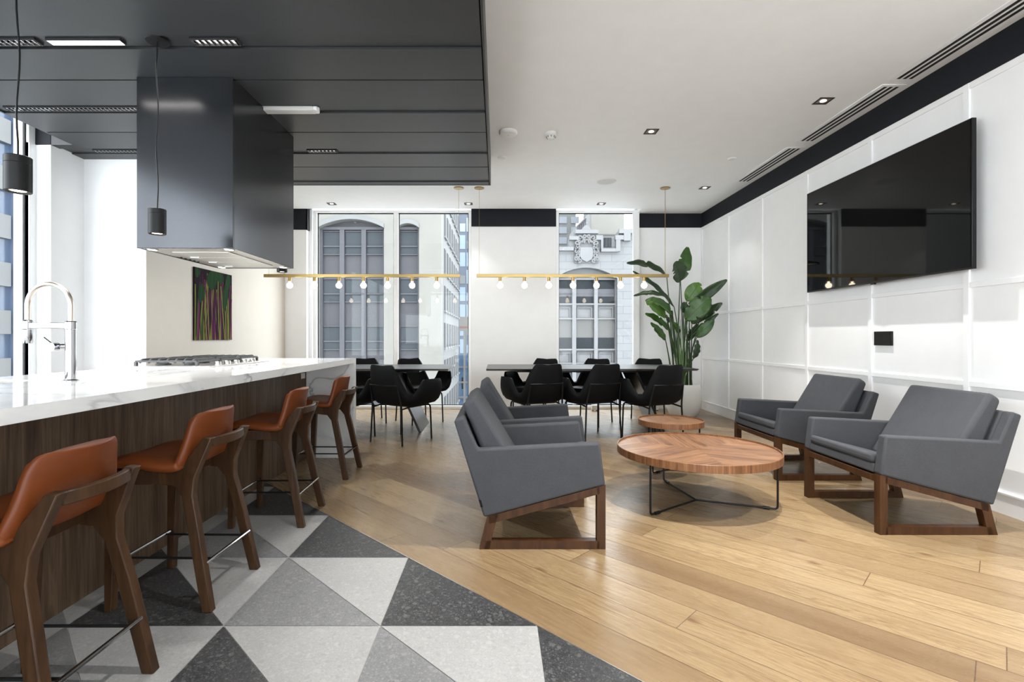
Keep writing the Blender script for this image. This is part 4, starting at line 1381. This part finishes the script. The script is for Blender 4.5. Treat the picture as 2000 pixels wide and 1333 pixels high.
# its side along the cross street
xs = px36(862, Y)
b2 = thing('building', 'pale stone building side with rows of narrow windows down the cross street', 'building', (xs - 1, 42, -13))
mb = MB(); mb.box(xs - 6, Y + 1.3, -13, xs, 52, 24)
ext(mb, 'facade', EX['band'], b2)
for c_ in range(7):
    for r_ in range(10):
        yy = Y + 1.9 + c_ * 2.1
        z0 = 5.97 + 2.8 * (r_ - 5)
        mb = MB(); mb.box(xs - 0.02, yy - 0.1, z0 - 0.15, xs + 0.14, yy + 1.3, z0)
        f_ = ext(mb, 'window', EX['band'], b2)
        mb = MB(); mb.box(xs - 0.02, yy, z0, xs + 0.03, yy + 1.15, z0 + 1.85)
        o = mb.build('pane', EX['pane_dark'], f_, smooth=0)
# blue tower beyond
Yt = 80.0
b3 = thing('building', 'blue glass tower seen down the cross street', 'building', (px36(900, Yt), Yt, -13))
x0, x1 = px36(870, Yt), px36(935, Yt)
mb = MB(); mb.box(x0, Yt, -13, x1, Yt + 8, 40); ext(mb, 'facade', EX['tower'], b3)
for r_ in range(12):
    for k in range(5):
        xa = x0 + 0.2 + k * 1.05
        z0 = zz_(690, Yt) + 2.75 * r_
        mb = MB(); mb.box(xa, Yt - 0.06, z0, xa + 0.85, Yt, z0 + (2.2 if (r_ + k) % 3 else 1.3))
        ext(mb, 'window', EX['blue_pane'] if (r_ * 2 + k) % 5 else EX['white_stone'], b3)
b4 = thing('site_hoarding', 'bright blue painted hoarding at the foot of the glass tower', 'hoarding', (px36(905, 70), 70, -13))
mb = MB(); mb.box(px36(880, 70), 70, -13, px36(935, 70), 70.4, zz_(692, 70)); ext(mb, 'panel', EX['hoarding'], b4)
for k in range(5):
    mb = MB(); zk = -11.5 + 2.1 * k; mb.box(px36(884, 70), 69.8, zk, px36(932, 70), 70, zk + 0.25); ext(mb, 'rail', EX['white_stone'], b4)
for k in range(4):
    mb = MB(); xk = px36(890, 70) + 0.85 * k; mb.box(xk, 69.9, -10 + (k % 2) * 4, xk + 0.5, 70.0, -8.4 + (k % 2) * 4); ext(mb, 'opening', EX['pane_dark'], b4)

sg = thing('shop_sign', 'small cream signboard with red lettering far down the cross street', 'sign', (px36(906, 69), 69.5, -13))
mb = MB(); mb.box(px36(897, 69), 69.0, zz_(647, 69), px36(917, 69), 69.15, zz_(619, 69)); ext(mb, 'board', EX['cream'], sg)
mb = MB()
for k in range(8):
    xk = px36(897.6 + 2.0 * k, 69); mb.box(xk, 68.96, zz_(641, 69), xk + 0.085, 69.0, zz_(637.5, 69))
ext(mb, 'lettering', EX['red'], sg)
mb = MB(); mb.box(px36(905, 69), 69.05, -13, px36(909, 69), 69.14, zz_(647, 69)); ext(mb, 'post', EX['cream'], sg)

# carved stone building with a crest
Yc = 42.0
def zp(zx, zy): return (px36(1080 + zx / 4.166, Yc), zz_(400 + zy / 4.166, Yc))
b5 = thing('building', 'pale stone building with a carved shield crest above an arched window bay', 'building', (8, Yc, -13))
prof = [(-130, 352), (135, 352), (135, 268), (182, 268), (182, 216), (360, 216), (360, 262), (398, 262), (398, 262), (535, 262), (535, 212), (560, 212), (1000, 212)]
bx0, bx1 = 18, 524          # arched bay
spr, pk = 600, 512
# wall pieces: left of bay, right of bay, above the bay under the stepped top
mb = MB()
def wallpiece(pts): mb.prism([zp(*p) for p in pts], 'y', Yc, Yc + 1.0)
wallpiece([(-130, 3000), (-130, 352), (bx0, 352), (bx0, 3000)])
wallpiece([(bx1, 3000), (bx1, 262), (535, 262), (535, 212), (1000, 212), (1000, 3000)])
N = 16
def topat(x):
    if x < 135: return 352
    if x < 182: return 268
    if x < 360: return 216
    return 262
xsn = sorted(set([bx0 + (bx1 - bx0) * k / N for k in range(N + 1)] + [135, 182, 360]))
for xa, xb in zip(xsn, xsn[1:]):
    def ar(x): return spr - (spr - pk) * sin(pi * (x - bx0) / (bx1 - bx0)) ** 0.8
    tp = topat((xa + xb) / 2)
    wallpiece([(xa, ar(xa)), (xb, ar(xb)), (xb, tp), (xa, tp)])
ext(mb, 'facade', EX['stone'], b5)
mb = MB()
for (xa, xb, yt, yb) in ((-130, 165, 348, 378), (130, 205, 262, 292), (178, 365, 210, 240), (345, 400, 256, 292), (385, 400, 262, 384), (385, 525, 362, 388), (505, 540, 262, 384), (500, 575, 256, 292), (530, 1000, 205, 240), (568, 622, 240, 300)):
    (x0, z1), (x1, z0) = zp(xa, yt), zp(xb, yb)
    cop_ = globals().get('cop_', 0) + 1
    mb.box(x0, Yc - 0.30 - 0.012 * cop_, z0, x1, Yc + 0.05, z1)
ext(mb, 'coping', EX['white_stone'], b5)
(x0, z1), (x1, z0) = zp(415, 270), zp(475, 346)
mb = MB(); mb.box(x0, Yc - 0.1, z0, x1, Yc + 0.02, z1); ext(mb, 'window', EX['pane_dark'], b5)
mb = MB()
for k in range(5):
    xk = x0 + (x1 - x0) * (k + 0.5) / 5
    mb.box(xk - 0.015, Yc - 0.16, z0, xk + 0.015, Yc - 0.11, z1)
ext(mb, 'window_grille', EX['frame'], b5)
# crest: shield inside scrollwork
cr = MB()
sh = [(215, 350), (322, 350), (325, 420), (312, 450), (268, 472), (228, 450), (213, 420)]
cr.prism([zp(*p) for p in sh], 'y', Yc - 0.28, Yc)
ext(cr, 'shield', EX['white_stone'], b5, bevel=0.05, seg=2)
cr = MB()
def scroll(cx_, cy_, r0, turns, sgn, a0):
    pts = []
    for k in range(26):
        f = k / 25
        a = a0 + sgn * turns * 2 * pi * f
        rr = r0 * (1 - 0.85 * f)
        X_, Z_ = zp(cx_ + rr * cos(a), cy_ + rr * sin(a))
        pts.append((X_, Yc - 0.25, Z_))
    cr.tube(pts, 0.085, 6)
for s in (-1, 1):
    for (dx, y_, r0, tn, a0) in ((55, 275, 26, 1.3, 0.4), (35, 300, 22, 1.2, 2.2), (78, 320, 24, 1.3, 1.2), (70, 352, 22, 1.2, 0.2), (80, 385, 22, 1.3, 2.0), (74, 418, 22, 1.2, 0.6), (82, 446, 22, 1.3, 2.6), (58, 460, 17, 1.1, 1.0), (18, 262, 18, 1.2, 0.0)):
        scroll(269 + s * dx, y_, r0, tn, s, a0 if s > 0 else pi - a0)
for k in range(15):
    a = pi + pi * k / 14
    X_, Z_ = zp(269 + 68 * cos(a), 350 + 60 * sin(a))
    bmesh.ops.create_icosphere(cr.bm, subdivisions=1, radius=0.12, matrix=Matrix.Translation((X_, Yc - 0.22, Z_)))
ext(cr, 'scrollwork', EX['carved'], b5)
mb = MB()
(x0, z1), (x1, z0) = zp(172, 292), zp(368, 476)
mb.box(x0, Yc - 0.1, z0, x1, Yc + 0.01, z1)
ext(mb, 'crest_panel', EX['carved'], b5)
mb = MB()
pts = [zp(225 + 88 * k / 10, 214 - 44 * sin(pi * k / 10)) for k in range(11)]
mb.prism(pts, 'y', Yc - 0.2, Yc + 0.3)
ext(mb, 'shell_finial', EX['white_stone'], b5)
# bay windows
(x0, _), (x1, _) = zp(bx0, 0), zp(bx1, 0)
mb = MB(); mb.box(x0, Yc + 0.95, -13, x1, Yc + 1.0, zp(0, 505)[1]); ext(mb, 'bay_back', EX['white_stone'], b5)
mb = MB()
for xa, xb in ((165, 197), (345, 375), (bx0, 40), (518, bx1)):
    a_, b_ = zp(xa, 0)[0], zp(xb, 0)[0]
    mb.box(a_, Yc + 0.5, -13, b_, Yc + 0.95, zp(0, 600)[1])
ext(mb, 'bay_pier', EX['white_stone'], b5)
for r_, (yt, yb, mm) in enumerate(((605, 800, 'pane_dark'), (932, 1175, 'pane_blind'), (1300, 1500, 'pane_dark'), (1632, 1830, 'pane_dark'))):
    for c_, (xa, xb) in enumerate(((40, 165), (197, 345), (375, 518))):
        (p, z1), (q_, z0) = zp(xa, yt), zp(xb, yb)
        mb = MB()
        for bb in ((p, z0 - 0.12, q_, z0), (p, z1, q_, z1 + 0.1)): mb.box(bb[0], Yc + 0.55, bb[1], bb[2], Yc + 0.95, bb[3])
        f_ = ext(mb, 'window', EX['white_stone'], b5)
        mb = MB(); mb.box(p, Yc + 0.85, z0, q_, Yc + 0.94, z1)
        o = mb.build('pane', EX[mm], f_, smooth=0)
        zm = z0 + (z1 - z0) * (0.38 if r_ == 1 else 0.62)
        mb = MB()
        if r_ == 1: mb.box(p, Yc + 0.83, z0, q_, Yc + 0.86, zm)
        else: mb.box(p, Yc + 0.83, z0 + 0.6, q_, Yc + 0.86, zm)
        o = mb.build('blind', EX['pane_dark'] if r_ == 1 else EX['frame'], f_, smooth=0)
        # panel below the window
        (_, za), (_, zb2) = zp(0, yb + 30), zp(0, yb + 122)
        mb = MB()
        for bb in ((p + .1, za - 0.1, q_ - .1, za), (p + .1, zb2, q_ - .1, zb2 + 0.1), (p + .1, zb2 + 0.1, p + .22, za - 0.1), (q_ - .22, zb2 + 0.1, q_ - .1, za - 0.1)):
            mb.box(bb[0], Yc + 0.8, bb[1], bb[2], Yc + 0.95, bb[3])
        ext(mb, 'spandrel_moulding', EX['carved'], b5)
# blocks behind the crest building
b6 = thing('building', 'pale apartment block with square windows rising behind the crest building, left', 'building', (px36(1105, 62), 62, -13))
mb = MB(); mb.box(px36(1060, 62), 62, -13, px36(1125, 62), 66, zz_(330, 62)); ext(mb, 'facade', EX['band'], b6)
for r_ in range(7):
    for c_ in range(4):
        xa = px36(1091 - 24 + c_ * 24, 62); z1 = zz_(424 - 40 + r_ * 20, 62)
        mb = MB(); mb.box(xa, 61.9, z1 - 0.8, xa + 1.0, 62, z1); ext(mb, 'window', EX['pane_pale'], b6)
b7 = thing('building', 'plain beige slab building rising behind the crest building, right', 'building', (px36(1190, 55), 55, -13))
mb = MB(); mb.box(px36(1155, 55), 55, -13, px36(1219, 55), 60, zz_(330, 55)); ext(mb, 'facade', EX['cream'], b7)
mb = MB(); mb.box(px36(1155, 55), 54.9, zz_(461, 55), px36(1205, 55), 55, zz_(458, 55)); ext(mb, 'ledge', EX['frame'], b7)
b8 = thing('building', 'small rooftop block with dark slanting stair behind the crest', 'building', (px36(1135, 50), 50, -13))
mb = MB(); mb.prism([(px36(1121, 50), -13), (px36(1152, 50), -13), (px36(1152, 50), zz_(415, 50)), (px36(1121, 50), zz_(447, 50))], 'y', 50, 53); ext(mb, 'facade', EX['white_stone'], b8)
mb = MB()
mb.tube([(px36(1128, 50), 49.9, zz_(442, 50)), (px36(1144, 50), 49.9, zz_(427, 50))], 0.08, 6)
for k in range(5): mb.tube([(px36(1129 + 3.6 * k, 50), 49.9, zz_(448, 50)), (px36(1129 + 3.6 * k, 50), 49.9, zz_(441 - 3.4 * k, 50))], 0.05, 5)
ext(mb, 'stair_rail', EX['frame'], b8)

# banded blue and concrete office block seen through the left window
b9 = thing('building', 'office block with blue glass and concrete bands outside the left window', 'building', (-38, 36, -13))
mb = MB(); mb.box(-46, 5, -13, -36, 60, 34); ext(mb, 'facade', EX['blue_band'], b9)
for k in range(13):
    z0 = zz_(560, 36.9) - 3.48 * 5 + 3.48 * k
    mb = MB(); mb.box(-36, 5, z0, -35.7, 37.0, z0 + 1.72); ext(mb, 'concrete_band', EX['band'], b9)
mb = MB(); mb.box(-36, 37.2, -13, -35.6, 38.0, 34); ext(mb, 'corner_column', EX['blue_band'], b9)
